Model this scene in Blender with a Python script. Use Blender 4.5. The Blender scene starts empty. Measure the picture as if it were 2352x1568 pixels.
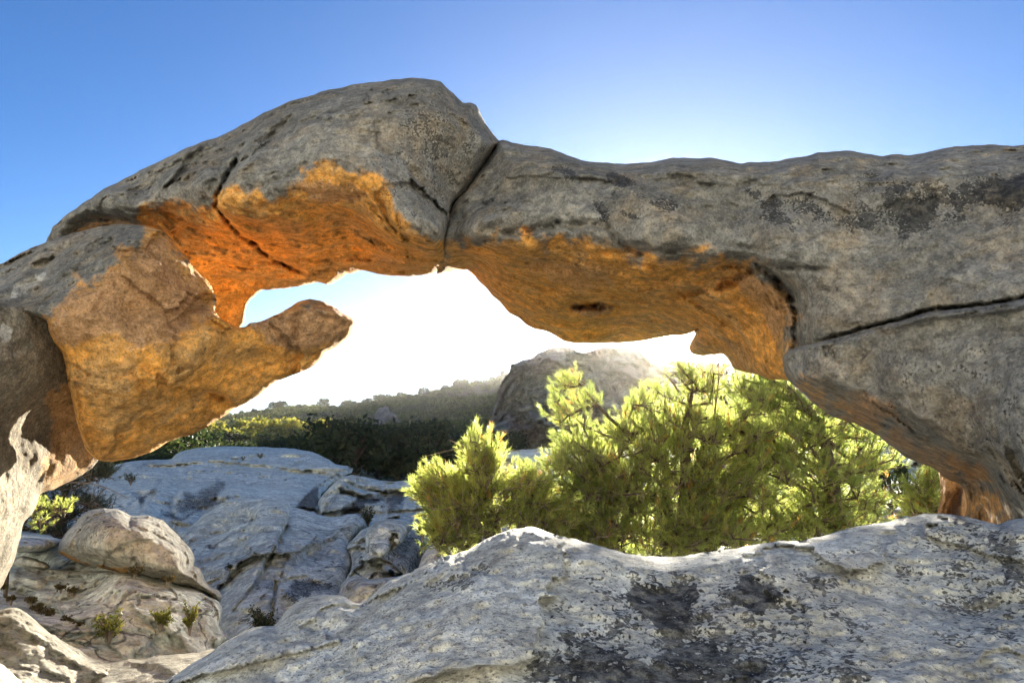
import bpy, math, random
import numpy as np
from mathutils import Vector

# ------------------------------------------------------------------ camera, sky, sun, exposure
S = bpy.context.scene
W0, H0, F0 = 2352.0, 1568.0, 1846.0          # the photograph's frame and its focal length in its own pixels
PITCH = math.radians(7.0)
cd = bpy.data.cameras.new('camera')
cam = bpy.data.objects.new('camera', cd)
S.collection.objects.link(cam)
cam.location = (0, 0, 0)
cam.rotation_euler = (math.pi / 2 + PITCH, 0, 0)
cd.sensor_width = 36.0
cd.lens = 36.0 * F0 / W0
cd.clip_start, cd.clip_end = 0.05, 9000
S.camera = cam
S.render.resolution_x, S.render.resolution_y = 1024, 682

def ray(px, py):
    """Direction of a picture point, scaled so that world Y = 1."""
    a = (np.asarray(px, float) - W0 / 2) / F0
    b = -(np.asarray(py, float) - H0 / 2) / F0
    y = math.cos(PITCH) - b * math.sin(PITCH)
    z = math.sin(PITCH) + b * math.cos(PITCH)
    return np.stack([a / y, np.ones_like(y), z / y], -1)

def at(px, py, Y):
    return ray(px, py) * np.asarray(Y, float)[..., None]

SUN_PX = (1515, 786)
sd_ = Vector(ray(*SUN_PX)).normalized()
SUN_EL = math.asin(sd_.z)
SUN_AZ = math.atan2(sd_.x, sd_.y)            # clockwise from +Y

S.view_settings.view_transform = 'Standard'
S.view_settings.look = 'None'
S.view_settings.gamma = 1.0
S.view_settings.exposure = 2.7

AUR = (.40, 2.6, 130.0)
HORIZON = 4.4
SKY_TINT = (.183, .236, .305, 1)
wd = bpy.data.worlds.new('World')
S.world = wd
wd.use_nodes = True
wn, wl = wd.node_tree.nodes, wd.node_tree.links
wn.clear()
w_out = wn.new('ShaderNodeOutputWorld')
bg = wn.new('ShaderNodeBackground')
bg.inputs['Strength'].default_value = 0.13
sky = wn.new('ShaderNodeTexSky')
sky.sky_type = 'NISHITA'
sky.sun_disc = False
sky.sun_elevation = SUN_EL
sky.sun_rotation = SUN_AZ
sky.altitude = 1900
sky.air_density = 1.0
sky.dust_density = 0.6
sky.ozone_density = 3.0
def wm(op, *a):
    x = wn.new('ShaderNodeMath'); x.operation = op
    for k, v in enumerate(a):
        if isinstance(v, (int, float)): x.inputs[k].default_value = v
        else: wl.new(v, x.inputs[k])
    return x.outputs[0]
tcw = wn.new('ShaderNodeTexCoord')
nrmw = wn.new('ShaderNodeVectorMath'); nrmw.operation = 'NORMALIZE'
wl.new(tcw.outputs['Generated'], nrmw.inputs[0])
dotw = wn.new('ShaderNodeVectorMath'); dotw.operation = 'DOT_PRODUCT'
wl.new(nrmw.outputs[0], dotw.inputs[0]); dotw.inputs[1].default_value = tuple(sd_)
dt = wm('MAXIMUM', dotw.outputs['Value'], 0.0)
# the bright aureole of the low sun: broad, middle and the disc itself
aur = wm('ADD', wm('MULTIPLY', wm('POWER', dt, 14.0), AUR[0]), wm('MULTIPLY', wm('POWER', dt, 220.0), AUR[1]))
aur = wm('ADD', aur, wm('MULTIPLY', wm('POWER', dt, 4500.0), AUR[2]))
# pale dust low over the horizon on the sun's side
sepw = wn.new('ShaderNodeSeparateXYZ'); wl.new(nrmw.outputs[0], sepw.inputs[0])
hzn = wm('POWER', wm('SUBTRACT', 1.0, wm('ABSOLUTE', sepw.outputs[2])), 10.0)
hzs = wm('MULTIPLY', wm('MULTIPLY', hzn, wm('POWER', dt, 5.0)), HORIZON)
cmb = wn.new('ShaderNodeMix'); cmb.data_type = 'RGBA'; cmb.blend_type = 'MULTIPLY'
cmb.inputs[0].default_value = 1.0
wl.new(sky.outputs[0], cmb.inputs[6]); cmb.inputs[7].default_value = SKY_TINT
vsc = wn.new('ShaderNodeVectorMath'); vsc.operation = 'SCALE'
vsc.inputs[0].default_value = (1.0, .96, .90); wl.new(aur, vsc.inputs['Scale'])
vad = wn.new('ShaderNodeVectorMath'); vad.operation = 'ADD'
wl.new(cmb.outputs[2], vad.inputs[0]); wl.new(vsc.outputs[0], vad.inputs[1])
hsc = wn.new('ShaderNodeVectorMath'); hsc.operation = 'SCALE'
hsc.inputs[0].default_value = (.80, .94, 1.06); wl.new(hzs, hsc.inputs['Scale'])
va2 = wn.new('ShaderNodeVectorMath'); va2.operation = 'ADD'
wl.new(vad.outputs[0], va2.inputs[0]); wl.new(hsc.outputs[0], va2.inputs[1])
wl.new(va2.outputs[0], bg.inputs['Color'])
wl.new(bg.outputs[0], w_out.inputs['Surface'])

sl = bpy.data.lights.new('sun', 'SUN')
sl.energy = 4.7
sl.angle = math.radians(0.5)
sl.color = (1.0, 0.90, 0.72)
sun = bpy.data.objects.new('sun', sl)
S.collection.objects.link(sun)
sun.rotation_euler = sd_.to_track_quat('Z', 'Y').to_euler()

# ------------------------------------------------------------------ helpers
RNG = np.random.default_rng(11)
_perm = RNG.permutation(256)
_perm = np.concatenate([_perm, _perm, _perm])
_grad = RNG.normal(size=(256, 3))
_grad /= np.linalg.norm(_grad, axis=1)[:, None]

def noise3(p):
    """Gradient noise of an (n, 3) array, about -1..1."""
    i = np.floor(p).astype(np.int64)
    f = p - i
    i &= 255
    u = f * f * f * (f * (f * 6 - 15) + 10)
    out = 0
    for dx in (0, 1):
        wx = u[:, 0] if dx else 1 - u[:, 0]
        for dy in (0, 1):
            wy = u[:, 1] if dy else 1 - u[:, 1]
            for dz in (0, 1):
                wz = u[:, 2] if dz else 1 - u[:, 2]
                h = _perm[_perm[_perm[(i[:, 0] + dx) & 255] + ((i[:, 1] + dy) & 255)] + ((i[:, 2] + dz) & 255)]
                g = _grad[h]
                out = out + wx * wy * wz * (g[:, 0] * (f[:, 0] - dx) + g[:, 1] * (f[:, 1] - dy) + g[:, 2] * (f[:, 2] - dz))
    return out * 1.6

def fbm(p, octs=4, gain=0.5):
    s, a, o = 0, 1.0, 0.0
    for k in range(octs):
        s = s + a * noise3(p * (2.03 ** k) + 17.3 * k)
        a *= gain
    return s

def facets(p):
    """Broken blocks: every cell has its own offset and tilt, with sharp edges between cells."""
    i = np.floor(p).astype(np.int64)
    best = np.full(len(p), 9e9)
    val = np.zeros(len(p))
    for dx in (-1, 0, 1):
        for dy in (-1, 0, 1):
            for dz in (-1, 0, 1):
                c = i + np.array([dx, dy, dz])
                h = _perm[_perm[_perm[c[:, 0] & 255] + (c[:, 1] & 255)] + (c[:, 2] & 255)]
                d = p - (c + .5 + .42 * _grad[h])
                r = (d * d).sum(1)
                m = r < best
                best = np.where(m, r, best)
                val = np.where(m, _grad[(h * 7 + 3) & 255, 0] * .7 + .55 * (d * _grad[(h * 13 + 5) & 255]).sum(1), val)
    return val

def smooth(x, a, b):
    t = np.clip((x - a) / (b - a), 0, 1)
    return t * t * (3 - 2 * t)

def seg_dist(X, Y, pts, closed):
    """Unsigned distance to a polyline, the closest point, the side, and the inside flag if closed."""
    n = len(pts)
    best = np.full(X.shape, 1e18)
    cx, cy = np.zeros_like(X), np.zeros_like(X)
    side = np.zeros_like(X)
    inside = np.zeros(X.shape, bool)
    for k in range(n if closed else n - 1):
        ax, ay = pts[k]
        bx, by = pts[(k + 1) % n]
        ex, ey = bx - ax, by - ay
        L = ex * ex + ey * ey + 1e-12
        t = np.clip(((X - ax) * ex + (Y - ay) * ey) / L, 0, 1)
        qx, qy = ax + t * ex, ay + t * ey
        d = (X - qx) ** 2 + (Y - qy) ** 2
        m = d < best
        best = np.where(m, d, best)
        cx = np.where(m, qx, cx)
        cy = np.where(m, qy, cy)
        if closed:
            c = (ay > Y) != (by > Y)
            if c.any():
                xi = ex * (Y - ay) / (ey if abs(ey) > 1e-12 else 1e-12) + ax
                inside ^= c & (X < xi)
        else:
            side = np.where(m, np.sign(ex * (Y - ay) - ey * (X - ax)), side)
    return np.sqrt(best), cx, cy, side, inside

def spline(pts, closed, step):
    """Centripetal-ish Catmull-Rom through pts, sampled about every step."""
    P = np.asarray(pts, float)
    n = len(P)
    out = []
    for k in range(n if closed else n - 1):
        p1, p2 = P[k], P[(k + 1) % n]
        p0 = P[(k - 1) % n] if closed or k > 0 else p1
        p3 = P[(k + 2) % n] if closed or k + 2 < n else p2
        L = np.linalg.norm(p2 - p1)
        m = max(1, int(L / step))
        for j in range(m):
            t = j / m
            m1 = (p2 - p0) * 0.5 * min(1, L / (np.linalg.norm(p1 - p0) + 1e-6))
            m2 = (p3 - p1) * 0.5 * min(1, L / (np.linalg.norm(p3 - p2) + 1e-6))
            out.append((2 * t ** 3 - 3 * t * t + 1) * p1 + (t ** 3 - 2 * t * t + t) * m1 + (-2 * t ** 3 + 3 * t * t) * p2 + (t ** 3 - t * t) * m2)
    if not closed:
        out.append(P[-1])
    return np.array(out)

def tps(ctrl, X, Y, lam=2e-4):
    """Thin-plate spline through (x, y, value) rows."""
    C = np.asarray(ctrl, float)
    sc = 1000.0
    cx, cy, v = C[:, 0] / sc, C[:, 1] / sc, C[:, 2]
    n = len(C)
    def U(r2):
        return r2 * np.log(r2 + 1e-9)
    K = U((cx[:, None] - cx) ** 2 + (cy[:, None] - cy) ** 2) + lam * np.eye(n)
    P = np.stack([np.ones(n), cx, cy], 1)
    A = np.zeros((n + 3, n + 3))
    A[:n, :n], A[:n, n:], A[n:, :n] = K, P, P.T
    w = np.linalg.lstsq(A, np.concatenate([v, np.zeros(3)]), rcond=1e-9)[0]
    x, y = X.ravel() / sc, Y.ravel() / sc
    r = w[n] + w[n + 1] * x + w[n + 2] * y
    for k in range(n):
        r = r + w[k] * U((x - cx[k]) ** 2 + (y - cy[k]) ** 2)
    return r.reshape(X.shape)

def idw(ctrl, X, Y, col):
    num = den = 0
    for c in ctrl:
        w = 1.0 / ((X - c[0]) ** 2 + (Y - c[1]) ** 2 + 400.0) ** 1.5
        num = num + w * c[col]
        den = den + w
    return num / den

def mesh_from(name, V, faces, attrs=None, smooth_shade=True):
    """V (n,3); faces a list of (m,k) int arrays."""
    me = bpy.data.meshes.new(name)
    faces = [np.asarray(f) for f in faces if len(f)]
    nl = sum(f.size for f in faces)
    nf = sum(len(f) for f in faces)
    me.vertices.add(len(V))
    me.vertices.foreach_set('co', np.ascontiguousarray(V, dtype=np.float32).ravel())
    me.loops.add(nl)
    me.loops.foreach_set('vertex_index', np.concatenate([f.ravel() for f in faces]).astype(np.int32))
    me.polygons.add(nf)
    tot = np.concatenate([np.full(len(f), f.shape[1]) for f in faces])
    me.polygons.foreach_set('loop_start', np.concatenate([[0], np.cumsum(tot)[:-1]]).astype(np.int32))
    me.polygons.foreach_set('loop_total', tot.astype(np.int32))
    me.polygons.foreach_set('use_smooth', np.full(nf, smooth_shade))
    me.update(calc_edges=True)
    for k, a in (attrs or {}).items():
        at_ = me.attributes.new(k, 'FLOAT', 'POINT')
        at_.data.foreach_set('value', np.ascontiguousarray(a, dtype=np.float32))
    me.validate()
    return me

def tag(o, label=None, cat=None, group=None, kind=None):
    for k, v in (('label', label), ('category', cat), ('group', group), ('kind', kind)):
        if v:
            o[k] = v
    return o

def link(name, me, mat, parent=None, loc=None):
    o = bpy.data.objects.new(name, me)
    S.collection.objects.link(o)
    if mat:
        me.materials.append(mat)
    if loc is not None:
        o.location = loc
    if parent:
        o.parent = parent
    return o

def empty(name, loc, label, cat, group=None):
    o = bpy.data.objects.new(name, None)
    S.collection.objects.link(o)
    o.location = loc
    o.empty_display_size = 0.2
    return tag(o, label, cat, group)

def Z(n, pts):
    """Points read off an enlargement of the photograph -> its own pixels."""
    ox, oy, k = {1: (0, 392, .35), 2: (392, 156.8, .3667), 3: (1019.2, 274.4, .375), 4: (1646.4, 274.4, .325),
                 5: (0, 980, .375), 6: (313.6, 901.6, .35), 7: (901.6, 744.8, .375), 8: (1568, 744.8, .375)}[n]
    return [(ox + k * x, oy + k * y) for x, y in pts]

def relief(name, outline, ctrl, mat, h=4.0, rim=(0.4, 60), rims=None, thick=1.0, bw=None, bumps=((.05, .9, 3), (.02, 5, 4)),
           cracks=(), masks=None, parent=None, jit=2.0, step=9.0, seed=0, ztop=None):
    """A rock: the outline at its own distance, a front surface through ctrl (x, y, Y), rounded to the outline, and a back."""
    O = spline(outline, True, step)
    q = np.zeros((len(O), 3)); q[:, :2] = O / 22.0; q[:, 2] = seed * 3.1
    q2 = q + 57.1
    O = O + jit * np.stack([fbm(q, 3, .6), fbm(q2, 3, .6)], 1)
    x0, y0 = O.min(0) - h * 1.5
    x1, y1 = O.max(0) + h * 1.5
    gx, gy = np.arange(x0, x1 + h, h), np.arange(y0, y1 + h, h)
    X, Y = np.meshgrid(gx, gy)
    d, cx, cy, _, ins = seg_dist(X, Y, O, True)
    ok = ins & (d > h * 0.3)
    cell = ok[:-1, :-1] | ok[1:, :-1] | ok[:-1, 1:] | ok[1:, 1:]
    used = np.zeros(X.shape, bool)
    used[:-1, :-1] |= cell; used[1:, :-1] |= cell; used[:-1, 1:] |= cell; used[1:, 1:] |= cell
    bnd = used & ~ok
    Xs, Ys = np.where(bnd, cx, X), np.where(bnd, cy, Y)
    dist = np.where(bnd, 0, np.where(ok, d, 0))
    D = tps(ctrl, Xs, Ys)
    if rims:
        rr = [(c[0], c[1], c[2], c[3]) for c in rims]
        R, w = idw(rr, Xs, Ys, 2), idw(rr, Xs, Ys, 3)
    else:
        R, w = rim
    t = np.clip(dist / w, 0, 1)
    front = D + R * (1 - np.sqrt(np.clip(1 - (1 - t) ** 2, 0, 1)))
    # detail
    P = ray(Xs, Ys) * front[..., None]
    e1 = np.gradient(P, axis=1); e2 = np.gradient(P, axis=0)
    nrm = np.cross(e1, e2)
    nrm /= np.linalg.norm(nrm, axis=-1)[..., None] + 1e-12
    vd = P / np.linalg.norm(P, axis=-1)[..., None]
    cosv = np.clip(np.abs((nrm * vd).sum(-1)), 0.35, 1)
    sel = used
    p = P[sel]
    disp = np.zeros(len(p))
    for bq in bumps:
        a, fr, oc = bq[:3]
        if len(bq) > 4:                       # blocks
            q = p * fr * np.array(bq[3]) + seed * 5.3
            q = q + .22 * np.stack([noise3(q * 1.7 + 5), noise3(q * 1.7 + 25), noise3(q * 1.7 + 45)], 1) + .05 * np.stack([noise3(q * 9 + 5), noise3(q * 9 + 25), noise3(q * 9 + 45)], 1)
            disp += a * facets(q)
        elif len(bq) > 3:                     # ridged, stretched: ledges and creases
            q = p * fr * np.array(bq[3]) + seed * 7.7
            q = q + .35 * np.stack([noise3(q * 1.3 + 5), noise3(q * 1.3 + 25), noise3(q * 1.3 + 45)], 1)
            disp -= a * (1 - 2.2 * np.abs(fbm(q, oc, .5)))
        else:
            disp += a * fbm(p * fr + seed * 7.7, oc, .5)
    disp /= cosv[sel]
    wq = np.stack([Xs[sel] / 30.0, Ys[sel] / 30.0, np.full(len(p), seed * 1.7)], 1)
    wx, wy = 7 * fbm(wq, 3), 7 * fbm(wq + 31.7, 3)
    jag = .65 + .5 * fbm(wq * 2.2 + 9, 2)
    for c in cracks:
        pts, cw, cdp = c[0], c[1], c[2]
        stp = c[3] if len(c) > 3 else 0
        wob = c[4] if len(c) > 4 else .6
        C = spline(pts, False, 12)
        dd, _, _, sdn, _ = seg_dist(Xs[sel] + wob * wx, Ys[sel] + wob * wy, C, False)
        L = np.linalg.norm(C[-1] - C[0])
        e = np.minimum(np.hypot(Xs[sel] - C[0, 0], Ys[sel] - C[0, 1]), np.hypot(Xs[sel] - C[-1, 0], Ys[sel] - C[-1, 1]))
        tap = smooth(e, 0, 40) * .8 + .2
        disp += cdp * tap * np.clip(jag, .2, 1.2) * np.exp(-(dd / cw) ** 2)
        if stp:
            disp += stp * sdn * (smooth(dd, 0, cw * 1.2)) * np.exp(-(dd / (cw * 9)) ** 2)
    front[sel] += disp
    tb = np.clip(dist / (bw or max(120, np.max(w) * 1.5)), 0, 1)
    edge = D + R
    back = np.maximum(edge, front) + 0.02 + thick * np.sqrt(np.clip(1 - (1 - tb) ** 2, 0, 1))
    idx = -np.ones(X.shape, np.int64)
    nf = used.sum()
    idx[used] = np.arange(nf)
    bidx = idx.copy()
    inner = used & ~bnd
    bidx[inner] = nf + np.arange(inner.sum())
    Pf = ray(Xs, Ys) * front[..., None]
    Pb = ray(Xs, Ys) * back[..., None]
    V = np.concatenate([Pf[used], Pb[inner]])
    qa, qb, qc, qd = idx[:-1, :-1][cell], idx[:-1, 1:][cell], idx[1:, 1:][cell], idx[1:, :-1][cell]
    Ff = np.stack([qa, qd, qc, qb], 1)
    ba, bb, bc, bd = bidx[:-1, :-1][cell], bidx[:-1, 1:][cell], bidx[1:, 1:][cell], bidx[1:, :-1][cell]
    Fb = np.stack([ba, bb, bc, bd], 1)
    Fb = Fb[~((qa == ba) & (qb == bb) & (qc == bc) & (qd == bd))]
    attrs = {}
    wan = fbm(wq * .55 + 71.3, 4, .6)
    for k, polys in (masks or {}).items():
        v = np.zeros(nf)
        for pl in polys:
            poly, soft, amt = pl[:3]
            dd, _, _, _, ii = seg_dist(Xs[sel] + 1.3 * wx, Ys[sel] + 1.3 * wy, spline(poly, True, 25), True)
            v = np.maximum(v, amt * smooth(np.where(ii, dd, -dd) + .9 * soft * wan, -soft, soft))
        full = np.zeros(X.shape); full[used] = v
        attrs[k] = np.concatenate([v, full[inner]])
    for k in ('stain', 'dark', 'pale', 'brown'):
        attrs.setdefault(k, np.zeros(len(V)))
    base = np.array([V[:, 0].mean(), V[:, 1].mean(), V[:, 2].min()])
    me = mesh_from(name, V - base, [Ff, Fb], attrs)
    pl = np.array(parent.location) if parent else 0
    o = link(name, me, mat, parent, base - pl)
    return o

# ------------------------------------------------------------------ materials
def nt(name):
    m = bpy.data.materials.new(name)
    m.use_nodes = True
    t = m.node_tree
    t.nodes.clear()
    return m, t

class G:
    """Small node-graph helper."""
    def __init__(s, t): s.t = t
    def n(s, typ, **kw):
        x = s.t.nodes.new(typ)
        for k, v in kw.items(): setattr(x, k, v)
        return x
    def put(s, sock, v):
        if hasattr(v, 'is_output') or isinstance(v, bpy.types.NodeSocket): s.t.links.new(v, sock)
        else: sock.default_value = v
    def math(s, op, a, b=0.0, c=None, clamp=False):
        x = s.n('ShaderNodeMath', operation=op, use_clamp=clamp)
        s.put(x.inputs[0], a); s.put(x.inputs[1], b)
        if c is not None: s.put(x.inputs[2], c)
        return x.outputs[0]
    def noise(s, vec, scale, detail=4.0, rough=.55, dist=0.0):
        x = s.n('ShaderNodeTexNoise')
        s.t.links.new(vec, x.inputs['Vector'])
        x.inputs['Scale'].default_value = scale
        x.inputs['Detail'].default_value = detail
        x.inputs['Roughness'].default_value = rough
        x.inputs['Distortion'].default_value = dist
        return x.outputs[0]
    def ramp(s, v, a, b):
        x = s.n('ShaderNodeMapRange', interpolation_type='SMOOTHSTEP')
        s.put(x.inputs[0], v); x.inputs[1].default_value = a; x.inputs[2].default_value = b
        return x.outputs[0]
    def mix(s, f, a, b, mode='MIX'):
        x = s.n('ShaderNodeMix', data_type='RGBA', blend_type=mode)
        s.put(x.inputs[0], f); s.put(x.inputs[6], a); s.put(x.inputs[7], b)
        return x.outputs[2]
    def attr(s, name):
        x = s.n('ShaderNodeAttribute', attribute_name=name)
        return x.outputs['Fac']

def c4(*c): return (c[0], c[1], c[2], 1.0)

def rock_mat(name, k=1.0, ga=(.30, .29, .275), gb=(.42, .41, .39), orange=(.50, .24, .065), brown=(.25, .135, .07), lich_shade=(.035, .036, .038),
             speck=.55, bump=.8, auto_dark=.0, streak=0.0, warm=.25, fol=0.0, fang=-.45, joints=0.0, spc=(.06, .058, .055), gain=1.0):
    m, t = nt(name)
    g = G(t)
    vec = g.n('ShaderNodeTexCoord').outputs['Object']
    n1 = g.noise(vec, 1.1 * k, 5, .6)
    n2 = g.noise(vec, 7.0 * k, 8, .68)
    n2b = g.noise(vec, 22.0 * k, 6, .7)
    n3 = g.noise(vec, 85.0 * k, 3, .6)
    n4 = g.noise(vec, 3.2 * k, 6, .65, .6)
    col = g.mix(g.ramp(n1, .35, .65), c4(*ga), c4(*gb))
    col = g.mix(g.math('MULTIPLY', g.ramp(n4, .45, .7), warm), col, c4(.42, .32, .2))
    grit = g.math('ADD', g.math('MULTIPLY', g.math('SUBTRACT', n2b, .5), .8), g.math('MULTIPLY', g.math('SUBTRACT', n3, .5), .6))
    st = g.ramp(g.math('ADD', g.math('ADD', g.attr('stain'), g.math('MULTIPLY', g.math('SUBTRACT', n2, .5), .6)), g.math('MULTIPLY', grit, 1.1)), .12, .88)
    ocol = g.mix(g.ramp(n4, .38, .66), c4(*orange), c4(.64, .37, .13))
    br = g.ramp(g.math('ADD', g.math('ADD', g.attr('brown'), grit), g.math('MULTIPLY', g.math('SUBTRACT', n2, .5), .8)), .3, .75)
    ocol = g.mix(br, ocol, c4(*brown))
    col = g.mix(st, col, ocol)
    pl = g.ramp(g.math('ADD', g.attr('pale'), g.math('MULTIPLY', g.math('SUBTRACT', n2b, .5), 1.3)), .4, .65)
    col = g.mix(g.math('MULTIPLY', pl, .8), col, c4(.55, .54, .49))
    # mottling and crystals
    col = g.mix(1.0, col, g.mix(g.ramp(n2, .3, .7), c4(.66, .66, .66), c4(1.22, 1.22, 1.22)), 'MULTIPLY')
    col = g.mix(1.0, col, g.mix(g.ramp(n2b, .32, .68), c4(.62, .62, .64), c4(1.3, 1.29, 1.27)), 'MULTIPLY')
    sp = g.math('MULTIPLY', g.ramp(n3, .53, .66), speck)
    col = g.mix(sp, col, c4(*spc))
    lt = g.math('MULTIPLY', g.ramp(n3, .44, .32), speck * .6)
    col = g.mix(lt, col, c4(.6, .58, .54))
    if gain != 1.0: col = g.mix(1.0, col, c4(gain, gain, gain), 'MULTIPLY')
    # black lichen and stains; the mask also carries painted crevice shade
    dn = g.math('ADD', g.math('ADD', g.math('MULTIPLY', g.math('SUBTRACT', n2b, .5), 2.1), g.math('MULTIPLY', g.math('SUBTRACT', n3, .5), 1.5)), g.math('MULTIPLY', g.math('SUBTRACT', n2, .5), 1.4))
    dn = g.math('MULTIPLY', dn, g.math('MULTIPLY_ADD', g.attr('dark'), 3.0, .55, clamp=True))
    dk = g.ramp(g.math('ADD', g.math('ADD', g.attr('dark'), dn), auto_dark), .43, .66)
    if streak:
        mp = g.n('ShaderNodeMapping')
        t.links.new(vec, mp.inputs[0])
        mp.inputs['Scale'].default_value = (1.0, .8, .12)
        ns = g.noise(mp.outputs[0], 3.0 * k, 6, .65)
        dk = g.math('MAXIMUM', dk, g.math('MULTIPLY', g.ramp(ns, .6, .72), streak))
    col = g.mix(g.math('MULTIPLY', dk, g.math('MULTIPLY_ADD', g.ramp(n2b, .62, .4), .26, .74)), col, c4(*lich_shade))
    b = g.n('ShaderNodeBsdfPrincipled')
    t.links.new(col, b.inputs['Base Color'])
    b.inputs['Roughness'].default_value = .9
    b.inputs['Specular IOR Level'].default_value = .2
    extra = None
    if fol:
        mp = g.n('ShaderNodeMapping')
        t.links.new(vec, mp.inputs[0])
        mp.inputs['Rotation'].default_value = (0, -fang, 0)
        mp.inputs['Scale'].default_value = (.22, .6, 1.0)
        nf_ = g.noise(mp.outputs[0], 26.0 * k, 5, .7, .4)
        ln_ = g.math('MULTIPLY', g.ramp(nf_, .42, .3), g.ramp(n4, .4, .62))
        col = g.mix(g.math('MULTIPLY', ln_, fol), col, c4(.05, .043, .036))
        extra = g.math('MULTIPLY', g.ramp(nf_, .3, .5), .5 * fol)
    if joints:
        for sc_, wd_, am in ((.55, .005, 1.0), (1.5, .006, .8), (.9, .004, .8)):
            mp = g.n('ShaderNodeMapping')
            t.links.new(vec, mp.inputs[0])
            mp.inputs['Rotation'].default_value = (.3 * sc_, .5 - sc_ * .6, sc_)
            mp.inputs['Scale'].default_value = (.45, .7, 1.0)
            nj = g.noise(mp.outputs[0], sc_ * k * 2.2, 4, .5, .5)
            li = g.math('MULTIPLY', g.ramp(g.math('ABSOLUTE', g.math('SUBTRACT', nj, .5)), wd_, 0.0), am * joints)
            li = g.math('MULTIPLY', li, g.ramp(n1, .36, .56))
            col = g.mix(li, col, c4(.05, .05, .05))
            h_ = g.math('MULTIPLY', li, -1.2)
            extra = h_ if extra is None else g.math('ADD', extra, h_)
    t.links.new(col, b.inputs['Base Color'])
    hgt = g.math('ADD', g.math('MULTIPLY', n2, .9), g.math('ADD', g.math('MULTIPLY', n2b, .5), g.math('MULTIPLY', n3, .22)))
    if extra is not None: hgt = g.math('ADD', hgt, extra)
    bp = g.n('ShaderNodeBump')
    bp.inputs['Strength'].default_value = bump
    bp.inputs['Distance'].default_value = .035 / k
    t.links.new(hgt, bp.inputs['Height'])
    t.links.new(bp.outputs[0], b.inputs['Normal'])
    o = g.n('ShaderNodeOutputMaterial')
    t.links.new(b.outputs[0], o.inputs[0])
    return m

def leaf_mat(name, ca, cb, cc, trans=.45, rough=.45, spec=.4):
    """Foliage: three tints along the 'tint' attribute, some light let through."""
    m, t = nt(name)
    g = G(t)
    ti = g.attr('tint')
    col = g.mix(g.ramp(ti, .15, .7), c4(*ca), c4(*cb))
    col = g.mix(g.ramp(ti, .86, .95), col, c4(*cc))
    b = g.n('ShaderNodeBsdfPrincipled')
    t.links.new(col, b.inputs['Base Color'])
    b.inputs['Roughness'].default_value = rough
    b.inputs['Specular IOR Level'].default_value = spec
    tr = g.n('ShaderNodeBsdfTranslucent')
    t.links.new(g.mix(1.0, col, c4(1.8, 1.75, 1.15), 'MULTIPLY'), tr.inputs['Color'])
    mx = g.n('ShaderNodeMixShader')
    mx.inputs[0].default_value = trans
    t.links.new(b.outputs[0], mx.inputs[1]); t.links.new(tr.outputs[0], mx.inputs[2])
    o = g.n('ShaderNodeOutputMaterial')
    t.links.new(mx.outputs[0], o.inputs[0])
    return m

def bark_mat(name, ca, cb):
    m, t = nt(name)
    g = G(t)
    vec = g.n('ShaderNodeTexCoord').outputs['Object']
    col = g.mix(g.ramp(g.noise(vec, 14, 5, .7), .35, .65), c4(*ca), c4(*cb))
    b = g.n('ShaderNodeBsdfPrincipled')
    t.links.new(col, b.inputs['Base Color'])
    b.inputs['Roughness'].default_value = .85
    o = g.n('ShaderNodeOutputMaterial')
    t.links.new(b.outputs[0], o.inputs[0])
    return m

def ground_mat(name):
    m, t = nt(name)
    g = G(t)
    vec = g.n('ShaderNodeNewGeometry').outputs['Position']
    n1, n2, n3 = g.noise(vec, .02, 5, .6), g.noise(vec, .25, 8, .7), g.noise(vec, 2.5, 6, .7)
    col = g.mix(g.ramp(n2, .35, .6), c4(.07, .075, .03), c4(.17, .15, .075))
    col = g.mix(g.ramp(n1, .45, .65), col, c4(.1, .11, .045))
    col = g.mix(g.ramp(n3, .5, .7), col, c4(.05, .06, .025))
    # bare granite round the arch and up the added fill-light slope behind the camera, scrub farther out
    sx = g.n('ShaderNodeSeparateXYZ'); t.links.new(vec, sx.inputs[0])
    ln = g.n('ShaderNodeVectorMath', operation='LENGTH'); t.links.new(vec, ln.inputs[0])
    near = g.ramp(g.math('ADD', ln.outputs['Value'], g.math('MULTIPLY', g.math('SUBTRACT', n1, .5), 30.0)), 45.0, 28.0)
    near = g.math('MAXIMUM', near, g.math('MULTIPLY', g.ramp(sx.outputs[1], 0.0, -4.0), g.ramp(n1, .72, .62)))
    rk = g.mix(g.ramp(n2, .3, .7), c4(.41, .41, .375), c4(.53, .535, .50))
    col = g.mix(near, col, rk)
    b = g.n('ShaderNodeBsdfPrincipled')
    t.links.new(col, b.inputs['Base Color'])
    b.inputs['Roughness'].default_value = .95
    b.inputs['Specular IOR Level'].default_value = .1
    o = g.n('ShaderNodeOutputMaterial')
    t.links.new(b.outputs[0], o.inputs[0])
    return m

M_ARCH = rock_mat('arch_granite', ga=(.21, .205, .18), gb=(.31, .305, .275), orange=(.84, .40, .08), brown=(.50, .29, .14), fol=.7, speck=.5, bump=.7, warm=.55)
M_PIER = rock_mat('pier_granite', ga=(.21, .18, .13), gb=(.30, .265, .20), orange=(.62, .33, .10), brown=(.42, .28, .15), fol=.5, speck=.6, bump=.8)
M_FORE = rock_mat('boulder_granite', k=1.5, ga=(.57, .58, .53), gb=(.72, .73, .675), speck=.85, warm=.3, bump=1.0, spc=(.17, .16, .145), gain=1.2)
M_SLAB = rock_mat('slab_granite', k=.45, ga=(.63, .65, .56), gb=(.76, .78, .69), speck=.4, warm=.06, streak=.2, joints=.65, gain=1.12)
M_PERCH = rock_mat('perched_granite', k=.6, ga=(.47, .45, .37), gb=(.61, .585, .49), orange=(.55, .30, .1), speck=.5, warm=.4)
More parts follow.
